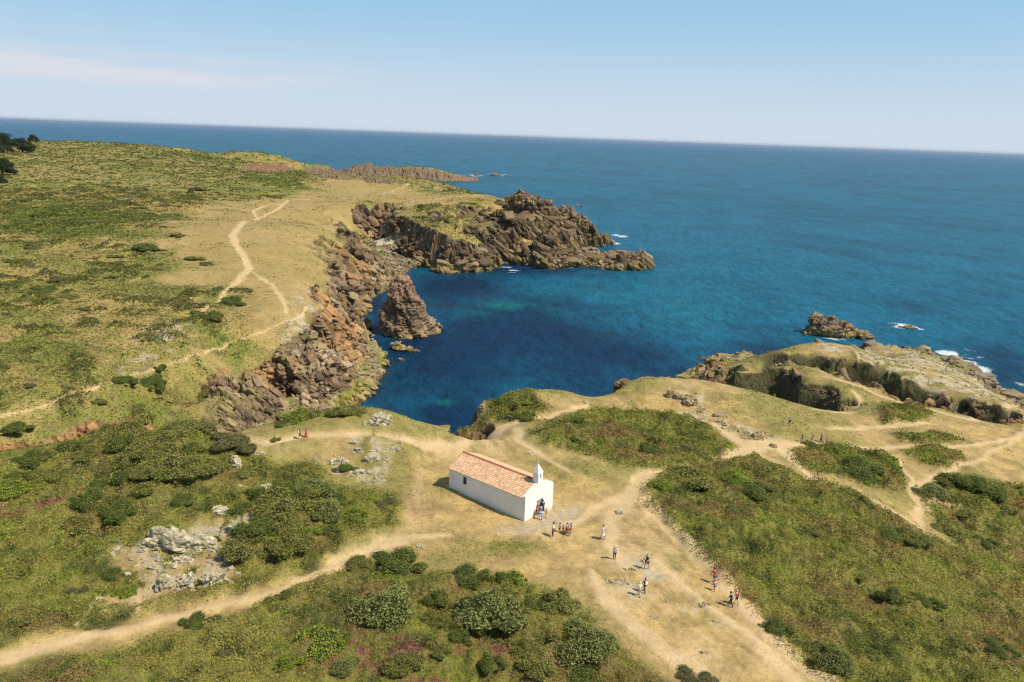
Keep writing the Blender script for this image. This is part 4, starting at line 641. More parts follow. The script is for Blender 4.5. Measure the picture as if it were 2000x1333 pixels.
outc(335, 1108, 34, 9, .7, 'low broken white ledge above the three boulders', 38, 3); outc(470, 1048, 46, 12, .8, 'white rock steps at the left foot of the right thicket', 39, 4); outc(446, 1097, 24, 16, .8, 'white boulder against the lower left of the thicket', 40, 2)
outc(430, 1006, 46, 8, 1.4, 'flat pale slab beside the narrow trail above the outcrop', 41, 3); outc(458, 926, 30, 16, 1., 'white boulder at the right foot of the big thicket', 42, 2); outc(525, 966, 28, 12, .9, 'white rock topping the dark round shrub', 43, 2); outc(472, 966, 24, 7, .7, 'small flat white stone between the two thickets', 44, 2)
outc(744, 832, 50, 18, 1.6, 'white grooved rock on the rim above the water', 45, 5, tall=1.1); outc(660, 908, 26, 16, .9, 'round grey boulder on the turf left of the chapel', 46, 2); outc(690, 866, 20, 8, .7, 'flat table stone near the rim path', 47, 1); outc(782, 872, 10, 7, .4, 'small dark stone near the rim path', 48, 1)
outc(500, 894, 24, 6, .6, 'thin flat stone left of the dry grass patch', 49, 2); outc(728, 905, 34, 9, .8, 'broken pale ledge on turf between the boulder and the chapel', 50, 4); outc(750, 902, 18, 9, .5, 'angular stone casting a shadow right of the broken ledge', 51, 1); outc(716, 930, 40, 8, .7, 'long low pale ledge nearest the left heath', 52, 4); outc(770, 883, 26, 6, .6, 'low pale ledge uphill of the chapel', 53, 3); outc(705, 886, 24, 8, .6, 'small ledge between table stone and boulder', 54, 2)
outc(1030, 886, 22, 5, .7, 'flat pale stone on the turf behind the chapel', 55, 2); outc(1211, 1003, 16, 8, .8, 'flat round stone set in the dirt right of the chapel', 56, 1); outc(1142, 788, 12, 7, .4, 'small dark stone on the far turf', 57, 1); outc(821, 1067, 20, 7, .6, 'flat stone at the end of the dirt track', 58, 1)
RS = 'grey crags along the turf ridge at right'
outc(1312, 771, 18, 15, 1.4, 'pointed grey crag, leftmost of the crags on the turf ridge', 60, 3, 'mid', RS, tall=1.2); outc(1340, 784, 34, 17, 1.8, 'spiky grey crag, second along the turf ridge', 61, 5, 'mid', RS, tall=1.1); outc(1370, 800, 22, 8, 1.4, 'low grey crag, third along the turf ridge', 62, 3, 'mid', RS); outc(1405, 812, 28, 8, 1.6, 'broken grey crag, fourth along the turf ridge', 63, 4, 'mid', RS); outc(1418, 828, 26, 8, 1.4, 'broken grey crag, fifth along the turf ridge', 64, 4, 'mid', RS); outc(1480, 856, 34, 14, 1.4, 'tilted grey crag above the junction of the dirt paths', 65, 4, 'mid', RS); outc(1508, 871, 18, 8, .8, 'small dark rock at the junction of the dirt paths', 66, 2, 'mid', RS)
SS = 'rock slabs in the dirt slope'
outc(1230, 1112, 34, 9, .35, 'long dark cracked slab in the dirt between the walkers', 70, 3, 'mid', SS, tall=.3, th=-.7); outc(1207, 1135, 50, 10, .9, 'lichened slab bands left of the walkers in the dirt', 71, 5, 'mid', SS, tall=.3, th=-.7); outc(1262, 1100, 22, 7, .8, 'round flat slab behind the man in dark shirt', 72, 1, 'mid', SS, tall=.3); outc(1305, 1170, 22, 9, .5, 'small slab right below the pair of walkers', 73, 3, 'mid', SS, tall=.3); outc(1376, 1180, 26, 11, .7, 'lumpy slab left of the climbing family', 74, 3, 'mid', SS, tall=.3); outc(1272, 1203, 26, 6, .5, 'low slab in the dirt below the pair', 75, 2, 'mid', SS, tall=.3); outc(1388, 1205, 30, 6, .5, 'low slab below the lumpy one', 76, 3, 'mid', SS, tall=.3); outc(1377, 1270, 20, 8, .4, 'lone slab low on the dirt slope', 77, 2, 'mid', SS, tall=.3)
HC = 'crags on the cove headland'
outc(1028, 396, 34, 22, 6, 'dark knobbly crag crowning the cove headland', 80, 6, 'sea', HC, tall=1.1); outc(1052, 410, 40, 20, 7, 'dark crag right below the crowning one', 81, 5, 'sea', HC); outc(1082, 425, 40, 22, 6, 'brown crag in the middle of the descending spine', 82, 5, 'sea', HC); outc(1122, 438, 40, 36, 6, 'dark square crag near the seaward end of the spine', 83, 5, 'sea', HC, tall=.8)
outc(950, 414, 20, 10, 3, 'small grey crag on the turf left of the headland top', 84, 3, 'sea', HC); outc(975, 400, 26, 12, 4, 'grey crag group above the turf of the headland', 85, 4, 'sea', HC); outc(1236, 512, 46, 24, 5, 'dark jagged rock at the tip of the long low reef', 86, 5, 'sea', HC); outc(1180, 512, 60, 14, 4, 'tan ribbed rocks in the middle of the reef', 87, 5, 'sea', HC); outc(1110, 512, 60, 13, 5, 'tan flat rocks at the root of the reef', 88, 5, 'sea', HC); outc(1195, 466, 40, 8, 4, 'low ledge at the foot of the spine', 89, 4, 'sea', HC); outc(712, 318, 14, 7, 6, 'small knob on the far headland skyline', 90, 3, 'sea', HC)
# boulders of the shore and stones on the turf: too many to count
def strew(name, wgt, n, s0, s1, k, colf, label, mt):
    pr_ = (wgt*(np.abs(az) < math.radians(38))*(rr > 30)).ravel(); pr_ /= pr_.sum(); ii = rng.choice(len(pr_), n, p=pr_); s = (s0+(s1-s0)*rng.uniform(size=n)**2.5)*(1+k*rr.ravel()[ii]); c = V[ii]+rng.normal(size=(n, 3))*s[:, None]*.5*[1, 1, 0]; c[:, 2] = hf(c[:, 0], c[:, 1])+s*.12
    bv = []; 
    for q in range(12): a_v = np.sign(I2[0])*np.abs(I2[0])**.7; o_, _g = blocks(I2[0]+q*7.3, (.9, .8, .7), q, 1.2); bv.append(a_v*(1+.28*o_)[:, None])
    bv = np.array(bv); kk = rng.integers(0, 12, n); an = rng.uniform(0, 6.28, n); B = bv[kk]*(s[:, None, None]*rng.uniform(.6, 1.25, (n, 1, 3))*[1, 1, .6]); ca, sa_ = np.cos(an)[:, None], np.sin(an)[:, None]
    v = np.stack([B[:, :, 0]*ca-B[:, :, 1]*sa_, B[:, :, 0]*sa_+B[:, :, 1]*ca, B[:, :, 2]], 2)+c[:, None, :]; nv = len(I2[0]); f = (I2[1][None]+(np.arange(n)*nv)[:, None, None]).reshape(-1, 3)
    o = struct(npmesh(name, v.reshape(-1, 3), f, mt, attrs={'col': np.clip(np.repeat(colf(ii, n), nv, axis=0), .02, 1)}), 'stuff'); o['label'] = label
def bcol(ii, n):
    z = Z.ravel()[ii]; c = mixc(np.broadcast_to(C(.34, .265, .145), (n, 3)), C(.24, .19, .135), rng.uniform(size=n)); c = mixc(c, C(.28, .28, .06), (rng.uniform(size=n) < .35*sst(250, 180, rr.ravel()[ii]))*.7); c = mixc(c, C(.07, .06, .04), sst(.7, .1, z)*.7); return c*rng.uniform(.75, 1.2, (n, 1))
shore = (Z > -.3)*(Z < 4.8)*(rr < 460)*(rr > 90)*(X < 5)*sst(.9, .45, slope)
strew('boulders', shore*(1-beach), 4200, .25, 1.15, .0012, bcol, 'tumbled boulders and rubble along the foot of the cove cliffs', M_cliffo)
strew('shore_rocks', (Z > 0)*(Z < 2.5)*((X > 5)*(rr < 460)+.3*(rr > 460)*(rr < 1100)), 700, .5, 1.6, .002, bcol, 'broken rocks along the outer shores', M_cliffo)
strew('stones', sst(.2, .8, rocky)*(Z > 5)*(1-region([(1180, 1070), (1320, 1070), (1440, 1170), (1420, 1240), (1320, 1240), (1180, 1150)]))*(1-heath*.7)*(1-pm)*(1-.75*outer), 800, .05, .26, .003, lambda ii, n: np.broadcast_to(C(.46, .40, .28), (n, 3))*rng.uniform(.7, 1.1, (n, 1)), 'pale stones strewn over the turf', M_rock)
# bedded blocks standing proud of the cliff faces
def bed(n):
    wb_ = cl*(cl > .8)*(Z > .8)*((Z < 17.6)+(hl > .3) > 0)*(slope > .52)*(rr > 121)*(1-np.clip(calm*1.3, 0, 1))*(rr < 470)*(np.abs(az) < math.radians(40))*(1-sst(1000, 1100, rr)); wb_ = (wb_+.35*hl*(rr < 470))*(cf[:, 1] < cf[:, 0]*.84).reshape(X.shape); pr_ = wb_.ravel()/wb_.sum(); ii = rng.choice(len(pr_), n, p=pr_); r_ = rr.ravel()[ii]
    s = (.36+.95*rng.uniform(size=n)**4.5)*(.52+1.4*sst(90, 380, r_)); c = V[ii]-VN[ii]*s[:, None]*.25; nv = len(I2[0]); sh = []
    for q in range(10):
        a_v = np.sign(I2[0])*np.abs(I2[0])**.42; o_, _g = blocks(a_v+q*5.1, (.9, .8, .7), q+60, 1.); sh.append(a_v*[1.5, .85, .6]*(1+.16*o_)[:, None])
    B = np.array(sh)[rng.integers(0, 10, n)]*(s[:, None, None]*rng.uniform(.7, 1.35, (n, 1, 3)))
    lo = fbm3(V[ii], 16, 2, 81); lo2 = fbm3(V[ii], 22, 2, 82); rx = .5+lo*.9+rng.normal(size=n)*.1; ry = -.35+lo2*.8+rng.normal(size=n)*.1; rz2 = .6+lo*1.2+rng.normal(size=n)*.22
    def rot(B, a, i, j): ca, sa_ = np.cos(a)[:, None], np.sin(a)[:, None]; p, q = B[:, :, i].copy(), B[:, :, j].copy(); B[:, :, i] = p*ca-q*sa_; B[:, :, j] = p*sa_+q*ca; return B
    B = rot(rot(rot(B, rx, 1, 2), ry, 0, 2), rz2, 0, 1); v = B+c[:, None, :]; f = (I2[1][None]+(np.arange(n)*nv)[:, None, None]).reshape(-1, 3)
    k = cf[ii]*rng.uniform(.82, 1.22, (n, 1)); o = struct(npmesh('cliff_blocks', v.reshape(-1, 3), f, M_cliffo, attrs={'col': np.clip(np.repeat(k, nv, axis=0), .02, 1)}), 'stuff'); o['label'] = 'bedded broken rock standing out of the cove cliffs'
bed(9500)
# ------------------------------------------------------------------ chapel
M_white = mat('limewash', (.82, .80, .755), rough=.9, nsc=[(.5, .06), (1.6, .05), (5, .02)], bsc=9, bstr=.25, bdist=.02)
nt = M_white.node_tree; N = nt.nodes; L = nt.links; b = N['Principled BSDF']; src = b.inputs['Base Color'].links[0].from_socket; tcw = N.new('ShaderNodeTexCoord'); sz_ = N.new('ShaderNodeSeparateXYZ'); L.new(tcw.outputs['Object'], sz_.inputs[0])
nw = N.new('ShaderNodeTexNoise'); nw.inputs['Scale'].default_value = 3; nw.inputs['Detail'].default_value = 6; L.new(tcw.outputs['Object'], nw.inputs['Vector']); aw = N.new('ShaderNodeMath'); aw.operation = 'MULTIPLY_ADD'; aw.inputs[1].default_value = -1.1; L.new(nw.outputs[0], aw.inputs[0]); L.new(sz_.outputs[2], aw.inputs[2])
rw = N.new('ShaderNodeMapRange'); rw.inputs[1].default_value = .25; rw.inputs[2].default_value = 1.0; rw.inputs[3].default_value = .55; rw.inputs[4].default_value = 0; L.new(aw.outputs[0], rw.inputs[0]); mw = N.new('ShaderNodeMix'); mw.data_type = 'RGBA'; L.new(rw.outputs[0], mw.inputs[0]); L.new(src, mw.inputs[6]); mw.inputs[7].default_value = (.50, .40, .27, 1); L.new(mw.outputs[2], b.inputs['Base Color'])
M_tile = mat('roof_tiles', attr='col', nsc=[(7, .12)], bsc=12, bstr=.3, bdist=.02)
M_dark = mat('dark_interior', (.03, .028, .025)); M_blue = mat('blue_paint', (.22, .42, .55), rough=.5); M_frame = mat('slate_blue_paint', (.10, .14, .19), rough=.5); M_glass = mat('window_glass', (.05, .06, .08), rough=.15, spec=.6); M_iron = mat('pale_iron', (.55, .53, .5), rough=.5); M_stone = mat('worn_stone', (.36, .31, .23), bsc=8, bstr=.5, bdist=.03)
E1 = P(1026, 974, 20.6); E2 = P(1081.5, 944, 20.6); ER = P(877.5, 913.9, 20.6)
bvec = (E2-E1); WID = float(np.linalg.norm(bvec)); avec = ER-E1; LEN = float(np.linalg.norm(avec)); ax = avec/LEN; bx_ = np.cross(ax, [0, 0, 1]); bx_ = bx_ if bx_@bvec > 0 else -bx_
ch = empty('chapel', (E1[0], E1[1], 16.8)); ch.rotation_euler.z = math.atan2(bx_[1], bx_[0]); tag(ch, 'small white limewashed chapel with terracotta tile roof and bell turret', 'chapel')
# local axes: x across the facade, y towards the back
SGN = 1 if np.cross(bx_, ax)[2] > 0 else -1
z0, ze, zr = -.6, 3.8, 4.78; Wd = WID; T = .35; mid = Wd/2
def bxm(name, x0, x1, y0, y1, za, zb, m, parent):
    v = [(x, y*SGN, z) for z in (za, zb) for y in (y0, y1) for x in (x0, x1)]; f = [(0, 1, 3, 2), (4, 6, 7, 5), (0, 4, 5, 1), (2, 3, 7, 6), (0, 2, 6, 4), (1, 5, 7, 3)]; return pymesh(name, v, f, m, parent)
dx0, dx1, dh = 2.0, 3.05, 2.75; wy0, wy1, wz0, wz1 = 8.05, 8.62, 2.62, 3.45; gz_ = .12
def poly_prism(pl, y0, y1): 
    n = len(pl); v = [(x, y0*SGN, z) for x, z in pl]+[(x, y1*SGN, z) for x, z in pl]; f = [tuple(range(n)), tuple(range(n, 2*n))[::-1]]+[(i, (i+1) % n, n+(i+1) % n, n+i) for i in range(n)]; return v, f
def join(parts):
    V_, F_ = [], []
    for v, f in parts: F_ += [tuple(i+len(V_) for i in q) for q in f]; V_ += list(v)
    return V_, F_
rz_ = lambda x: ze+(zr-ze)*(1-abs(x-mid)/mid)+gz_
fac = [poly_prism([(0, z0), (dx0, z0), (dx0, dh), (dx0, rz_(dx0)), (0, ze+gz_)], 0, T), poly_prism([(dx1, z0), (Wd, z0), (Wd, ze+gz_), (dx1, rz_(dx1))], 0, T), poly_prism([(dx0, dh), (dx1, dh), (dx1, rz_(dx1)), (mid, zr+gz_), (dx0, rz_(dx0))], 0, T)]
back = [poly_prism([(0, z0), (Wd, z0), (Wd, ze-.02), (mid, zr-.06), (0, ze-.02)], LEN-T, LEN)]
def boxp(x0, x1, y0, y1, za, zb):
    v = [(x, y*SGN, z) for z in (za, zb) for y in (y0, y1) for x in (x0, x1)]; return v, [(0, 1, 3, 2), (4, 6, 7, 5), (0, 4, 5, 1), (2, 3, 7, 6), (0, 2, 6, 4), (1, 5, 7, 3)]
side = [boxp(0, T, T, wy0, z0, ze-.02), boxp(0, T, wy1, LEN-T, z0, ze-.02), boxp(0, T, wy0, wy1, z0, wz0), boxp(0, T, wy0, wy1, wz1, ze-.02), boxp(Wd-T, Wd, T, LEN-T, z0, ze-.02)]
v, f = join(fac+back+side); pymesh('wall', v, f, M_white, ch)
# roof: corrugated rows of canal tiles
def roofside(sgn):
    nu = int((LEN-.2)/.2); sl_ = math.hypot(mid+.18, (zr-ze)*(mid+.18)/mid); nvv = 11; vs, fs, cs = [], [], []; g = np.random.default_rng(5+sgn)
    for u in range(nu):
        for v_ in range(nvv):
            t0, t1 = v_/nvv, (v_+1)/nvv; y0 = T-.02+u*(LEN-T+.12)/nu; wdt = (LEN-T+.12)/nu; o_ = len(vs); r = g.uniform()
            base = np.array((.60, .385, .24)) if r < .45 else np.array((.64, .42, .26)) if r < .75 else np.array((.70, .50, .33)) if r < .93 else np.array((.55, .30, .17)); base = base*g.uniform(.85, 1.1)
            for t, lift in ((t0, 0.0), (t1, .035)):
                for k in range(7):
                    ph = k/6; hgt2 = .075*math.sin(math.pi*min(1, ph/.7)) if ph < .7 else -.02*math.sin(math.pi*(ph-.7)/.3); dx_ = t*(mid+.18); x = mid+sgn*dx_; z = zr-(zr-ze)*dx_/mid+.05+hgt2+lift
                    vs.append((x, (y0+wdt*ph)*SGN, z)); cs.append(base)
            for k in range(6): fs.append((o_+k, o_+k+1, o_+8+k, o_+7+k))
            for k in range(6): vs_ = None
            o2 = len(vs)
            for k in range(7): p_ = vs[o_+7+k]; vs.append((p_[0], p_[1], p_[2]-.06)); cs.append(base*.8)
            for k in range(6): fs.append((o_+7+k, o_+8+k, o2+k+1, o2+k))
    return vs, fs, cs
va, fa_, ca_ = roofside(-1); vb, fb_, cb_ = roofside(1); n_ = len(va); me = bpy.data.meshes.new('roof'); me.from_pydata([tuple(map(float, p)) for p in va+vb], [], fa_+[tuple(i+n_ for i in q) for q in fb_]); me.update()
at_ = me.attributes.new('col', 'FLOAT_COLOR', 'POINT'); cc_ = np.ones((len(me.vertices), 4), np.float32); cc_[:, :3] = np.array(ca_+cb_); at_.data.foreach_set('color', cc_.ravel()); me.materials.append(M_tile); rf = mobj('roof', me, ch)
vs, fs, cs = [], [], []
for i in range(27):
    y0 = T+.75+i*(LEN-T-.6)/27; y1 = y0+(LEN-T-.6)/27+.04; o_ = len(vs); c = np.array((.48, .18, .085))*random.uniform(.85, 1.2)
    for y, r in ((y0, .135), (y1, .115)):
        for k in range(9): a = math.pi*k/8; vs.append((mid+r*math.cos(a), y*SGN, zr+.06+r*math.sin(a))); cs.append(c)
    fs += [(o_+k, o_+k+1, o_+10+k, o_+9+k) for k in range(8)]
rg = pymesh('ridge_cap', vs, fs, M_tile, rf); at_ = rg.data.attributes.new('col', 'FLOAT_COLOR', 'POINT'); cc_ = np.ones((len(vs), 4), np.float32); cc_[:, :3] = cs; at_.data.foreach_set('color', cc_.ravel())
# bell turret
tw, td = .40, .66; zb = zr-.35; zt = zr+1.02; zp = zr+2.0; tf = -.02
parts = [boxp(mid-tw, mid-.14, tf, td, zb, zt-.02), boxp(mid+.14, mid+tw, tf, td, zb, zt-.02), boxp(mid-.14, mid+.14, tf, td, zb, zr+.32)]
arch = [(mid-.14, zt-.02)]+[(mid-.14*math.cos(math.pi*k/8), zr+.78+.14*math.sin(math.pi*k/8)) for k in range(9)]+[(mid+.14, zt-.02)]
parts.append(poly_prism(arch, tf, td)); parts.append(([(mid-tw-.03, (tf-.03)*SGN, zt-.02), (mid+tw+.03, (tf-.03)*SGN, zt-.02), (mid+tw+.03, (td+.03)*SGN, zt-.02), (mid-tw-.03, (td+.03)*SGN, zt-.02), (mid, .36*SGN, zp)], [(0, 1, 4), (1, 2, 4), (2, 3, 4), (3, 0, 4), (3, 2, 1, 0)]))
v, f = join(parts); tu = pymesh('bell_turret', v, f, M_white, ch)
v, f = join([boxp(mid-.025, mid+.025, .335, .385, zp-.06, zp+.42), boxp(mid-.12, mid-.026, .337, .383, zp+.24, zp+.29), boxp(mid+.026, mid+.12, .337, .383, zp+.24, zp+.29)]); pymesh('cross', v, f, M_iron, tu)
vs = []; fs = []
for i, (z, r) in enumerate([(.40, .105), (.44, .09), (.54, .065), (.62, .05), (.64, .01)]):
    for k in range(12): a = 6.283*k/12; vs.append((mid+r*math.cos(a), (.36+r*math.sin(a))*SGN, zr+z))
fs = [(i*12+k, i*12+(k+1) % 12, (i+1)*12+(k+1) % 12, (i+1)*12+k) for i in range(4) for k in range(12)]; pymesh('bell', vs, fs, M_iron, tu, True)
# door and window
bxm('doorway', dx0-.0, dx1+.0, T+.9, T+.95, z0, dh+.2, M_dark, ch)
dfr = pymesh('door_frame', *join([boxp(dx0+.002, dx0+.07, .12, .2, .3, dh-.002), boxp(dx1-.07, dx1-.002, .12, .2, .3, dh-.002), boxp(dx0+.072, dx1-.072, .12, .2, dh-.08, dh-.002)]), M_frame, ch)
def leaf(x0, x1, rot, hx):
    parts = [boxp(x0, x1, 0, .045, .62, dh-.09)]+[boxp(x0+.08, x1-.08, -.015, -.001, a, b2) for a, b2 in ((.75, 1.3), (1.42, 1.95), (2.05, 2.55))]; v, f = join(parts); o = pymesh('door', [(p[0]-hx, p[1], p[2]) for p in v], f, M_blue, ch); o.location = (hx, .16*SGN, 0); o.rotation_euler.z = rot
    h_ = bxm('handle', (x1 if hx == x0 else x0)-hx-.06, (x1 if hx == x0 else x0)-hx-.03, -.06, -.016, 1.6, 1.72, M_iron, o); return o
leaf(dx1-.56, dx1-.075, 0, dx1-.075); leaf(dx0+.075, dx0+.55, SGN*1.35, dx0+.075)
bxm('doorstep', dx0-.15, dx1+.15, -.35, -.003, .1, .78, M_stone, ch)
wf = pymesh('window', *join([boxp(.12, .17, wy0+.002, wy0+.06, wz0+.002, wz1-.002), boxp(.12, .17, wy1-.06, wy1-.002, wz0+.002, wz1-.002), boxp(.12, .17, wy0+.062, wy1-.062, wz1-.06, wz1-.002), boxp(.12, .17, wy0+.062, wy1-.062, wz0+.002, wz0+.06), boxp(.13, .16, (wy0+wy1)/2-.02, (wy0+wy1)/2+.02, wz0+.062, wz1-.062)]), M_frame, ch)
bxm('pane', .175, .19, wy0+.03, wy1-.03, wz0+.03, wz1-.03, M_glass, wf); bxm('sill', -.04, .118, wy0-.04, wy1+.04, wz0-.05, wz0+.0, M_white, wf)
# ------------------------------------------------------------------ people
CM = {}
def cmat(c, r=.85):
    k = tuple(c)
    if k not in CM: CM[k] = mat('fabric', k, rough=r, nsc=[(9, .12)], bsc=25, bstr=.3, bdist=.01)
    return CM[k]
SKIN = mat('skin', (.50, .29, .19), rough=.6, spec=.35)
def skinned(name, pts, eds, m, parent, sub=2, root=0):
    """one continuous surface grown round a joint graph; pts = [(x,y,z,r)]"""
    me = bpy.data.meshes.new(name); me.from_pydata([p[:3] for p in pts], eds, []); o = bpy.data.objects.new(name, me); COL.objects.link(o)
    sk = o.modifiers.new('s', 'SKIN'); sk.use_smooth_shade = True; sv = me.skin_vertices[0].data if me.skin_vertices else None
    if sv is None:
        import bmesh
        b = bmesh.new(); b.from_mesh(me); b.verts.layers.skin.verify(); b.to_mesh(me); b.free(); sv = me.skin_vertices[0].data
    for i, p in enumerate(pts):
        r = p[3]; sv[i].radius = (r, r) if not isinstance(r, tuple) else r; sv[i].use_root = (i == root)
    s2_ = o.modifiers.new('u', 'SUBSURF'); s2_.levels = s2_.render_levels = sub
    dg = bpy.context.evaluated_depsgraph_get(); ev = bpy.data.meshes.new_from_object(o.evaluated_get(dg)); ev.materials.clear(); ev.materials.append(m)
    o.modifiers.clear(); o.data = ev; bpy.data.meshes.remove(me); o.name = name; o.parent = parent; return o
def person(x, y, hpx, face, pose, top, bottom, lab, grp=None, hair=(.04, .03, .02), kind='shorts', hat=None, pack=None, tall=None, shoes=(.2, .18, .16)):
    p = G(x, y); p[2] = float(hf(np.array([p[0]]), np.array([p[1]]))[0]); m_ = mpp(p); dep = math.atan2(H-p[2], math.hypot(p[0], p[1])); Ht = hpx*m_/math.cos(dep)*1.0
    if tall: Ht = tall
    fa_a = math.radians(face); t = empty('person', p, fa_a); t.scale = (Ht/1.75,)*3; tag(t, lab, 'person', grp)
    lean = {'bend': .55, 'walk': .06, 'climb': .22}.get(pose, 0.); st = {'walk': .24, 'climb': .22, 'stand': .02, 'bend': .05, 'sit': .0}[pose]
    sit = pose == 'sit'; hz_ = .93 if not sit else .50
    def L_(z, y=0): return (y+math.sin(lean)*(z-.93), hz_+(z-.93)*math.cos(lean))   # spine leaning forward (+y)
    pts, ed = [], []
    def add(px, py, pz, r, par=None):
        pts.append((px, py, pz, r)); 
        if par is not None: ed.append((par, len(pts)-1))
        return len(pts)-1
    sp = lambda z: L_(z)
    a0 = add(0, *sp(.93), (.145, .105)); a1 = add(0, *sp(1.10), (.125, .095), a0); a2 = add(0, *sp(1.30), (.15, .105), a1); a3 = add(0, *sp(1.42), (.12, .08), a2); a4 = add(0, *sp(1.50), .052, a3)
    hy, hzz = sp(1.56); hd = add(0, hy+.01, hzz, .075, a4); hd2 = add(0, hy+.015, hzz+.09, .088, hd); add(0, hy+.01, hzz+.17, .06, hd2)
    add(0, hy+.115, hzz+.055, .016, hd2)
    for s in (-1, 1): add(s*.095, hy, hzz+.07, .014, hd2)
    hips, hands, feet = [], [], []
    for s in (-1, 1):
        h_ = add(s*.09, *(a + b for a, b in zip(sp(.90), (0, -.02))), .088, a0)
        if sit: kn = add(s*.11, .42, .50, .062, h_); an_ = add(s*.11, .40, .10, .042, kn); fo = (s*.11, .40)
        else:
            ky = s*st*.55+.05; kn = add(s*.10, ky, .50, .060, h_); an_ = add(s*.095, s*st-.02, .09, .040, kn); fo = (s*.095, s*st-.02)
        ft = add(fo[0], fo[1]+.10, .035, .036, an_); add(fo[0]*1.03, fo[1]+.19, .028, .026, ft); hips.append((h_, kn, an_)); feet.append(fo)
        sy, sz = sp(1.40); sh = add(s*.175, sy, sz, .055, a3)
        if pose in ('walk', 'climb'): el = (s*.23, sy-s*.14, sz-.27); wr = (s*.22, sy-s*.12+.16, sz-.47)
        elif pose == 'bend': el = (s*.22, sy+.12, sz-.26); wr = (s*.18, sy+.28, sz-.42)
        elif sit: el = (s*.23, sy+.06, sz-.27); wr = (s*.15, sy+.28, sz-.36)
        else: el = (s*.235, sy-.03, sz-.28); wr = (s*.23, sy+.06, sz-.53)
        e_ = add(*el, .040, sh); w_ = add(*wr, .028, e_); d = np.array(wr)-np.array(el); d /= np.linalg.norm(d); pa = np.array(wr)+d*.07; pm_ = add(*pa, .030, w_)
        sd_ = np.array([s*.0, 1, 0])-d*d[1]; sd_ /= np.linalg.norm(sd_)
        for k, (ln, of) in enumerate(((.075, .03), (.085, .01), (.08, -.01), (.06, -.03))): q = pa+d*.03+sd_*of; f1 = add(*q, .010, pm_); add(*(q+d*ln*.6-np.array([s*.01, 0, 0])), .009, f1); 
        q = np.array(wr)+d*.03+sd_*.045; add(*q, .011, w_); hands.append((el, wr, sh))
    skinned('body', pts, ed, SKIN, t, 1)
    tm, bm_ = cmat(top), cmat(bottom)
    # top garment
    q = [(0, *sp(.96), (.158, .125)), (0, *sp(1.12), (.145, .115)), (0, *sp(1.30), (.172, .125)), (0, *sp(1.43), (.13, .09)), (0, *sp(1.475), (.07, .062))]; e = [(0, 1), (1, 2), (2, 3), (3, 4)]
    for s, (el, wr, sh) in zip((-1, 1), hands):
        sx, sy2, sz2 = pts[sh][:3]; q.append((sx, sy2, sz2, .07)); e.append((3, len(q)-1)); mid_ = [sx+(el[0]-sx)*.75, sy2+(el[1]-sy2)*.75, sz2+(el[2]-sz2)*.75]; q.append((*mid_, .056)); e.append((len(q)-2, len(q)-1))
    skinned('dress' if kind == 'dress' else 'shirt', q, e, tm, t, 1)
    if kind == 'dress' or kind == 'skirt':
        ln = .45 if kind == 'dress' else .52; zb_ = .52 if Ht > 1 else .5; vs, fs = [], []; n_ = 20
        if kind == 'long': zb_ = .15
        for z, r1, r2 in ((1.02, .158, .125), (.9, .185, .15), (.72, .215, .19), (zb_, .25, .235)):
            for k in range(n_): a = 6.283*k/n_; rr_ = 1+.05*math.sin(a*5+z*3)*(1.02-z); yy, zz = (0, z) if not sit else (0, z-.4); vs.append((math.cos(a)*r1*rr_, math.sin(a)*r2*rr_+(sp(z)[0] if z > .9 else 0), zz))
        fs = [(i*n_+k, i*n_+(k+1) % n_, (i+1)*n_+(k+1) % n_, (i+1)*n_+k) for i in range(3) for k in range(n_)]; pymesh('skirt', vs, fs, bm_, t, True)
    elif kind == 'long':
        vs, fs, n_ = [], [], 20
        for z, r1, r2 in ((1.02, .158, .125), (.85, .19, .16), (.5, .24, .22), (.12, .31, .28)):
            for k in range(n_): a = 6.283*k/n_; rr_ = 1+.07*math.sin(a*5)*(1.02-z); vs.append((math.cos(a)*r1*rr_, math.sin(a)*r2*rr_, z))
        fs = [(i*n_+k, i*n_+(k+1) % n_, (i+1)*n_+(k+1) % n_, (i+1)*n_+k) for i in range(3) for k in range(n_)]; pymesh('skirt', vs, fs, bm_, t, True)
    else:
        fr_ = .96 if kind == 'trousers' else .35; q = [(0, *sp(.97), (.152, .12))]; e = []
        for (h_, kn, an_) in hips:
            a, b_, c = (np.array(pts[i][:3]) for i in (h_, kn, an_)); q.append((*a, .108)); i0 = len(q)-1; e.append((0, i0))
            if kind == 'trousers': q.append((*b_, .078)); e.append((i0, i0+1)); q.append((*(b_+(c-b_)*.95), .062)); e.append((i0+1, i0+2))
            else: q.append((*(a+(b_-a)*.78), .092)); e.append((i0, i0+1))
        skinned('trousers' if kind == 'trousers' else 'shorts', q, e, bm_, t, 1)
    # hair / hat, shoes, pack
    ctr_ = np.array([0, hy-.012, hzz+.105]); v = I3[0]*[.098, .115, .115]; v = v*(1+.06*vn3(v[:, 0]*30, v[:, 1]*30, v[:, 2]*30)[:, None]); keep = lambda p_: not (p_[1] > .045 and p_[2] < .035) and p_[2] > -.10
    fsel = [tuple(int(i) for i in f_) for f_ in I3[1] if all(keep(v[i]) for i in f_)]; pymesh('hair', v+ctr_, fsel, cmat(hair), t, True)
    if hat:
        vs, fs = [], []
        for z, r in ((.06, .20), (.07, .125), (.13, .12), (.175, .09), (.185, .01)):
            for k in range(16): a = 6.283*k/16; vs.append((math.cos(a)*r*.95, hy+math.sin(a)*r*1.1-.01, hzz+.04+z))
        fs = [(i*16+k, i*16+(k+1) % 16, (i+1)*16+(k+1) % 16, (i+1)*16+k) for i in range(4) for k in range(16)]; pymesh('sun_hat', vs, fs, cmat(hat), t, True)
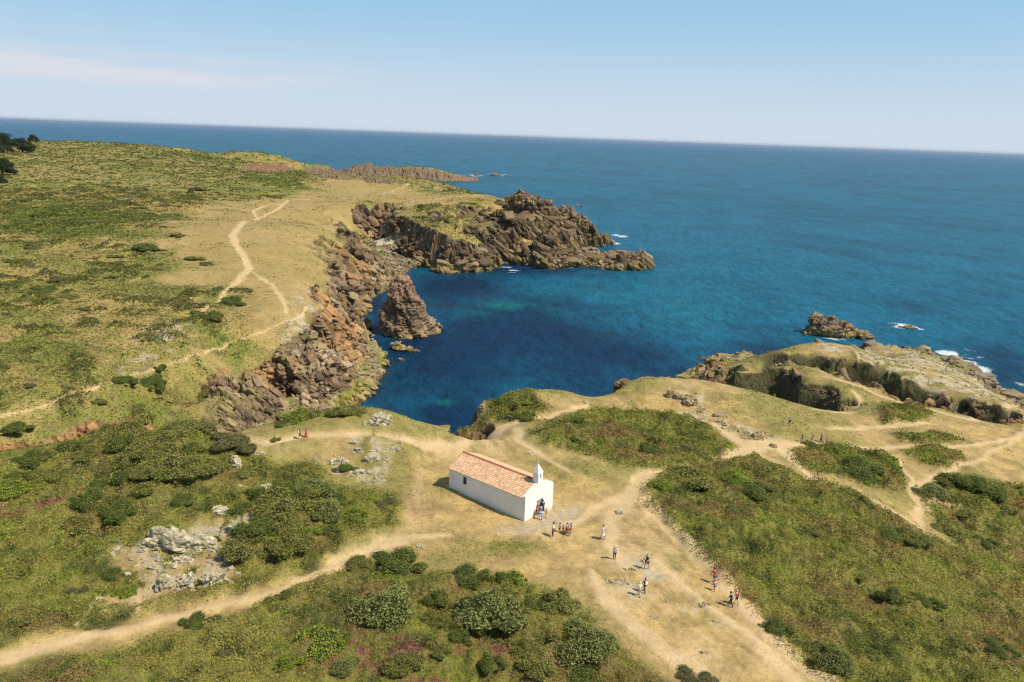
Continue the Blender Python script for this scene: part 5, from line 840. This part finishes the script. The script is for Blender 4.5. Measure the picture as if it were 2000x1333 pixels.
    for fx, fy in feet:
        v = I2[0]*[.052, .14, .045]+[fx, fy+.07, .04]; v[:, 2] = np.maximum(v[:, 2], .0); pymesh('shoe', v, [tuple(int(i) for i in f_) for f_ in I2[1]], cmat(shoes), t, True)
    if pack:
        v = np.sign(I3[0])*np.abs(I3[0])**.6*[.15, .09, .22]; by, bz = sp(1.24); v += [0, by-.2, bz]; pk_ = pymesh('backpack', v, [tuple(int(i) for i in f_) for f_ in I3[1]], cmat(pack), None, True); pk_.parent = t
    return t
NV, BK, WH, RD, GY, KH, PK = (.03, .04, .10), (.02, .02, .025), (.78, .77, .76), (.48, .04, .035), (.28, .28, .30), (.42, .36, .26), (.62, .25, .24)
D_ = 'visitors at the chapel door'
person(1049, 1006, 25, 200, 'stand', PK, (.25, .08, .08), 'person in a faded pink top standing in the left of the chapel doorway', D_, tall=1.66)
person(1048.5, 1010, 18, 120, 'sit', (.60, .12, .10), (.5, .2, .18), 'person in red sitting on the doorstep against the chapel wall', D_, tall=1.65)
person(1059, 1006, 26, 30, 'stand', BK, BK, 'person in a black dress with hands at the hips right of the door', D_, kind='dress', tall=1.72)
person(1056.5, 1017, 22, 10, 'bend', (.10, .17, .36), (.52, .56, .66), 'person in blue shirt and pale jeans bending forward before the door', D_, kind='trousers', tall=1.70)
person(1066, 1013, 19, -150, 'walk', (.34, .28, .24), (.33, .3, .3), 'slim child in grey walking away right of the chapel door', D_)
Gp = 'standing group in front of the chapel'
person(1060*0+1080, 1047, 29, 80, 'stand', WH, BK, 'person in white shirt and black trousers standing left of the group', Gp, kind='trousers', shoes=WH, hair=BK)
person(1093, 1038, 19, 60, 'stand', GY, NV, 'dark haired person in grey top and navy shorts, second from left in the group', Gp)
person(1100, 1037.5, 14, 40, 'stand', (.5, .45, .38), GY, 'smallest child in beige and grey in the middle of the group', Gp)
person(1107, 1040, 21, 20, 'stand', (.70, .42, .40), (.42, .07, .05), 'person in pale pink top and dark red skirt in the group', Gp, kind='skirt')
person(1111, 1043, 24, -70, 'stand', WH, (.62, .5, .46), 'person all in white, tallest on the right of the group', Gp, kind='shorts', hair=(.45, .36, .25))
person(1114.5, 1040, 21, 100, 'stand', NV, NV, 'person in navy on the right end of the group', Gp)
S_ = 'walkers on the dirt slope'
person(1177, 1050, 27, -100, 'walk', WH, WH, 'person in a short white dress walking alone right of the group', S_, kind='dress', hair=(.16, .06, .03))
person(1200, 1090.5, 25, 150, 'stand', (.66, .66, .70), (.07, .07, .10), 'person in pale shirt, dark trousers and straw hat with dark bag, standing alone', S_, kind='trousers', hat=(.62, .52, .32), pack=BK)
person(1263, 1111, 29, 120, 'walk', (.035, .03, .06), (.04, .04, .07), 'man in dark shirt and dark shorts with grey cap near the slabs', S_, hat=None, hair=(.35, .33, .32))
person(1249, 1160, 27, 30, 'walk', WH, KH, 'person in white shirt, khaki shorts and white cap beside a companion in black', S_, hair=WH)
person(1259, 1153, 26, 30, 'walk', BK, (.06, .06, .09), 'dark haired person in black top with white bag beside one in white', S_, kind='trousers', pack=WH)
person(1395, 1137, 29, 20, 'climb', RD, (.08, .07, .09), 'tall person in red shirt and dark shorts on the path edge', S_)
person(1396, 1151, 21, 30, 'climb', (.52, .35, .38), (.10, .11, .16), 'child in pinkish top and dark shorts below the person in red', S_)
person(1427.5, 1179, 28, 60, 'climb', (.05, .06, .09), (.05, .05, .07), 'striding person in dark clothes with grey backpack on the path', S_, kind='trousers', pack=(.5, .5, .52))
person(1438.5, 1177, 27, 60, 'climb', (.62, .30, .22), (.12, .08, .07), 'person in orange top with pink red backpack striding at the heath edge', S_, pack=(.72, .12, .14), hair=(.4, .3, .2))
R_g = 'walkers on the far path at right'
person(1540, 838, 17.5, 10, 'stand', (.7, .7, .72), (.25, .17, .12), 'lone person in white with a dark backpack on the far turf', R_g, pack=BK)
person(1566, 864, 16.5, 100, 'walk', NV, (.3, .12, .09), 'person in navy top leading the line of four on the far path', R_g)
person(1585, 865.5, 16.5, 100, 'walk', (.60, .58, .68), GY, 'person in pale shirt with dark pack, second in the line of four', R_g, pack=NV)
person(1603, 866, 18, 100, 'walk', (.22, .035, .02), (.2, .04, .03), 'tall person in dark red dress, third in the line of four', R_g, kind='dress')
person(1614, 868, 14, 100, 'walk', (.55, .10, .06), (.5, .08, .05), 'child in bright red, last in the line of four', R_g)
Lg = 'couple on the cove rim'
person(586, 858, 19.5, -60, 'walk', (.06, .055, .07), (.08, .06, .06), 'person in black with a white bag on the rim path', Lg, pack=WH)
person(598, 855, 18.5, -60, 'walk', (.60, .05, .045), (.62, .06, .05), 'person in a long red dress on the rim path', Lg, kind='long')
# small pale bag / dog by the line of four
p = G(1606, 865); dg_ = empty('dog', p, 1.7); tag(dg_, 'small black and white dog trotting beside the person in dark red', 'dog'); dgs = []
dpt = [(0, 0, .30, .10), (.20, 0, .31, .105), (-.2, 0, .30, .095), (.33, 0, .40, .06), (.43, 0, .45, .065), (.54, 0, .42, .03), (-.34, 0, .38, .025), (-.44, 0, .46, .016)]; de = [(0, 1), (0, 2), (1, 3), (3, 4), (4, 5), (2, 6), (6, 7)]
for s in (-1, 1):
    for bx0, par, back_ in ((.22, 1, 0), (-.22, 2, 1)):
        i = len(dpt); dpt += [(bx0+(-.02 if back_ else 0), s*.07, .20, .042), (bx0+(-.06 if back_ else .02), s*.07, .10, .024), (bx0+(0 if back_ else .01), s*.07, .015, .022)]; de += [(par, i), (i, i+1), (i+1, i+2)]
    i = len(dpt); dpt.append((.42, s*.05, .53, .018)); de.append((4, i))
skinned('body', dpt, de, cmat((.55, .53, .5)), dg_, 1)
# ------------------------------------------------------------------ summer haze
def haze():
    R_ = 61000.; v = [(x*R_, y*R_, z) for z in (-13., 75.) for y in (-1, 1) for x in (-1, 1)]; m = bpy.data.materials.new('haze_air'); m.use_nodes = True; N = m.node_tree.nodes; N.remove(N['Principled BSDF'])
    pv = N.new('ShaderNodeVolumePrincipled'); pv.inputs['Color'].default_value = (.80, .88, 1, 1); pv.inputs['Density'].default_value = 2.2e-5; pv.inputs['Anisotropy'].default_value = .2; m.node_tree.links.new(pv.outputs[0], N['Material Output'].inputs['Volume'])
    struct(pymesh('haze', v, [(0, 2, 3, 1), (4, 5, 7, 6), (0, 1, 5, 4), (2, 6, 7, 3), (0, 4, 6, 2), (1, 3, 7, 5)], m), 'stuff')
haze()
# ------------------------------------------------------------------ light
sd = np.array([.90, -.43]); sd = sd/np.linalg.norm(sd); EL = math.radians(52)
tosun = Vector((sd[0]*math.cos(EL), sd[1]*math.cos(EL), math.sin(EL)))
sl = bpy.data.lights.new('sun', 'SUN'); sl.energy = 4.4; sl.angle = math.radians(.5); sl.color = (1, .92, .78)
so = bpy.data.objects.new('sun', sl); COL.objects.link(so); so.rotation_euler = tosun.to_track_quat('Z', 'Y').to_euler()
w = bpy.data.worlds.new('World'); SC.world = w; w.use_nodes = True; nt = w.node_tree; N = nt.nodes; L = nt.links
sky = N.new('ShaderNodeTexSky'); sky.sky_type = 'NISHITA'; sky.sun_disc = False; sky.sun_elevation = EL; sky.sun_rotation = math.atan2(sd[0], sd[1]); sky.air_density = 1; sky.dust_density = 1; sky.ozone_density = 1.5
geo_ = N.new('ShaderNodeTexCoord'); sx = N.new('ShaderNodeSeparateXYZ'); L.new(geo_.outputs['Generated'], sx.inputs[0])
def mrn(inp, a, b, c, d, sm='SMOOTHSTEP'):
    m = N.new('ShaderNodeMapRange'); m.interpolation_type = sm; m.inputs[1].default_value = a; m.inputs[2].default_value = b; m.inputs[3].default_value = c; m.inputs[4].default_value = d; L.new(inp, m.inputs[0]); return m.outputs[0]
def mixn(f, a, b):
    m = N.new('ShaderNodeMix'); m.data_type = 'RGBA'; L.new(f, m.inputs[0]) if not isinstance(f, float) else setattr(m.inputs[0], 'default_value', f)
    for v, k in ((a, 6), (b, 7)):
        if isinstance(v, tuple): m.inputs[k].default_value = (*v, 1)
        else: L.new(v, m.inputs[k])
    return m.outputs[2]
# summer haze low over the sea, then one long thin veil of cloud on the left
low_ = mrn(sx.outputs[2], .0, .17, 1, 0); c1_ = mixn(mrn(sx.outputs[2], .2, .6, .8, 0), sky.outputs[0], (3.7, 6.7, 9.4)); c2_ = mixn(low_, c1_, (6.7, 7.7, 8.9))
mp_ = N.new('ShaderNodeMapping'); mp_.inputs['Scale'].default_value = (2.2, 2.2, 26); L.new(geo_.outputs['Generated'], mp_.inputs[0]); cn = N.new('ShaderNodeTexNoise'); cn.inputs['Scale'].default_value = 2; cn.inputs['Detail'].default_value = 5; L.new(mp_.outputs[0], cn.inputs['Vector'])
def mul(a, b): m = N.new('ShaderNodeMath'); m.operation = 'MULTIPLY'; L.new(a, m.inputs[0]); L.new(b, m.inputs[1]); return m.outputs[0]
band = mul(mrn(sx.outputs[2], .03, .055, 0, 1), mrn(sx.outputs[2], .068, .082, 1, 0)); lf = mrn(sx.outputs[0], -.42, -.12, 1, 0); cf_ = mul(mul(band, lf), mrn(cn.outputs[0], .38, .6, .1, .5)); c3_ = mixn(cf_, c2_, (9.0, 8.2, 8.4))
L.new(c3_, N['Background'].inputs[0])
N['Background'].inputs[1].default_value = .088
SC.cycles.use_denoising = True; SC.cycles.filter_width = 1.2; SC.cycles.max_bounces = 6
SC.view_settings.view_transform = 'Standard'; SC.view_settings.look = 'None'; SC.view_settings.exposure = 0.09; SC.view_settings.gamma = 1
print('verts', len(V), 'faces', len(FQ), 'ctrl', len(cp))
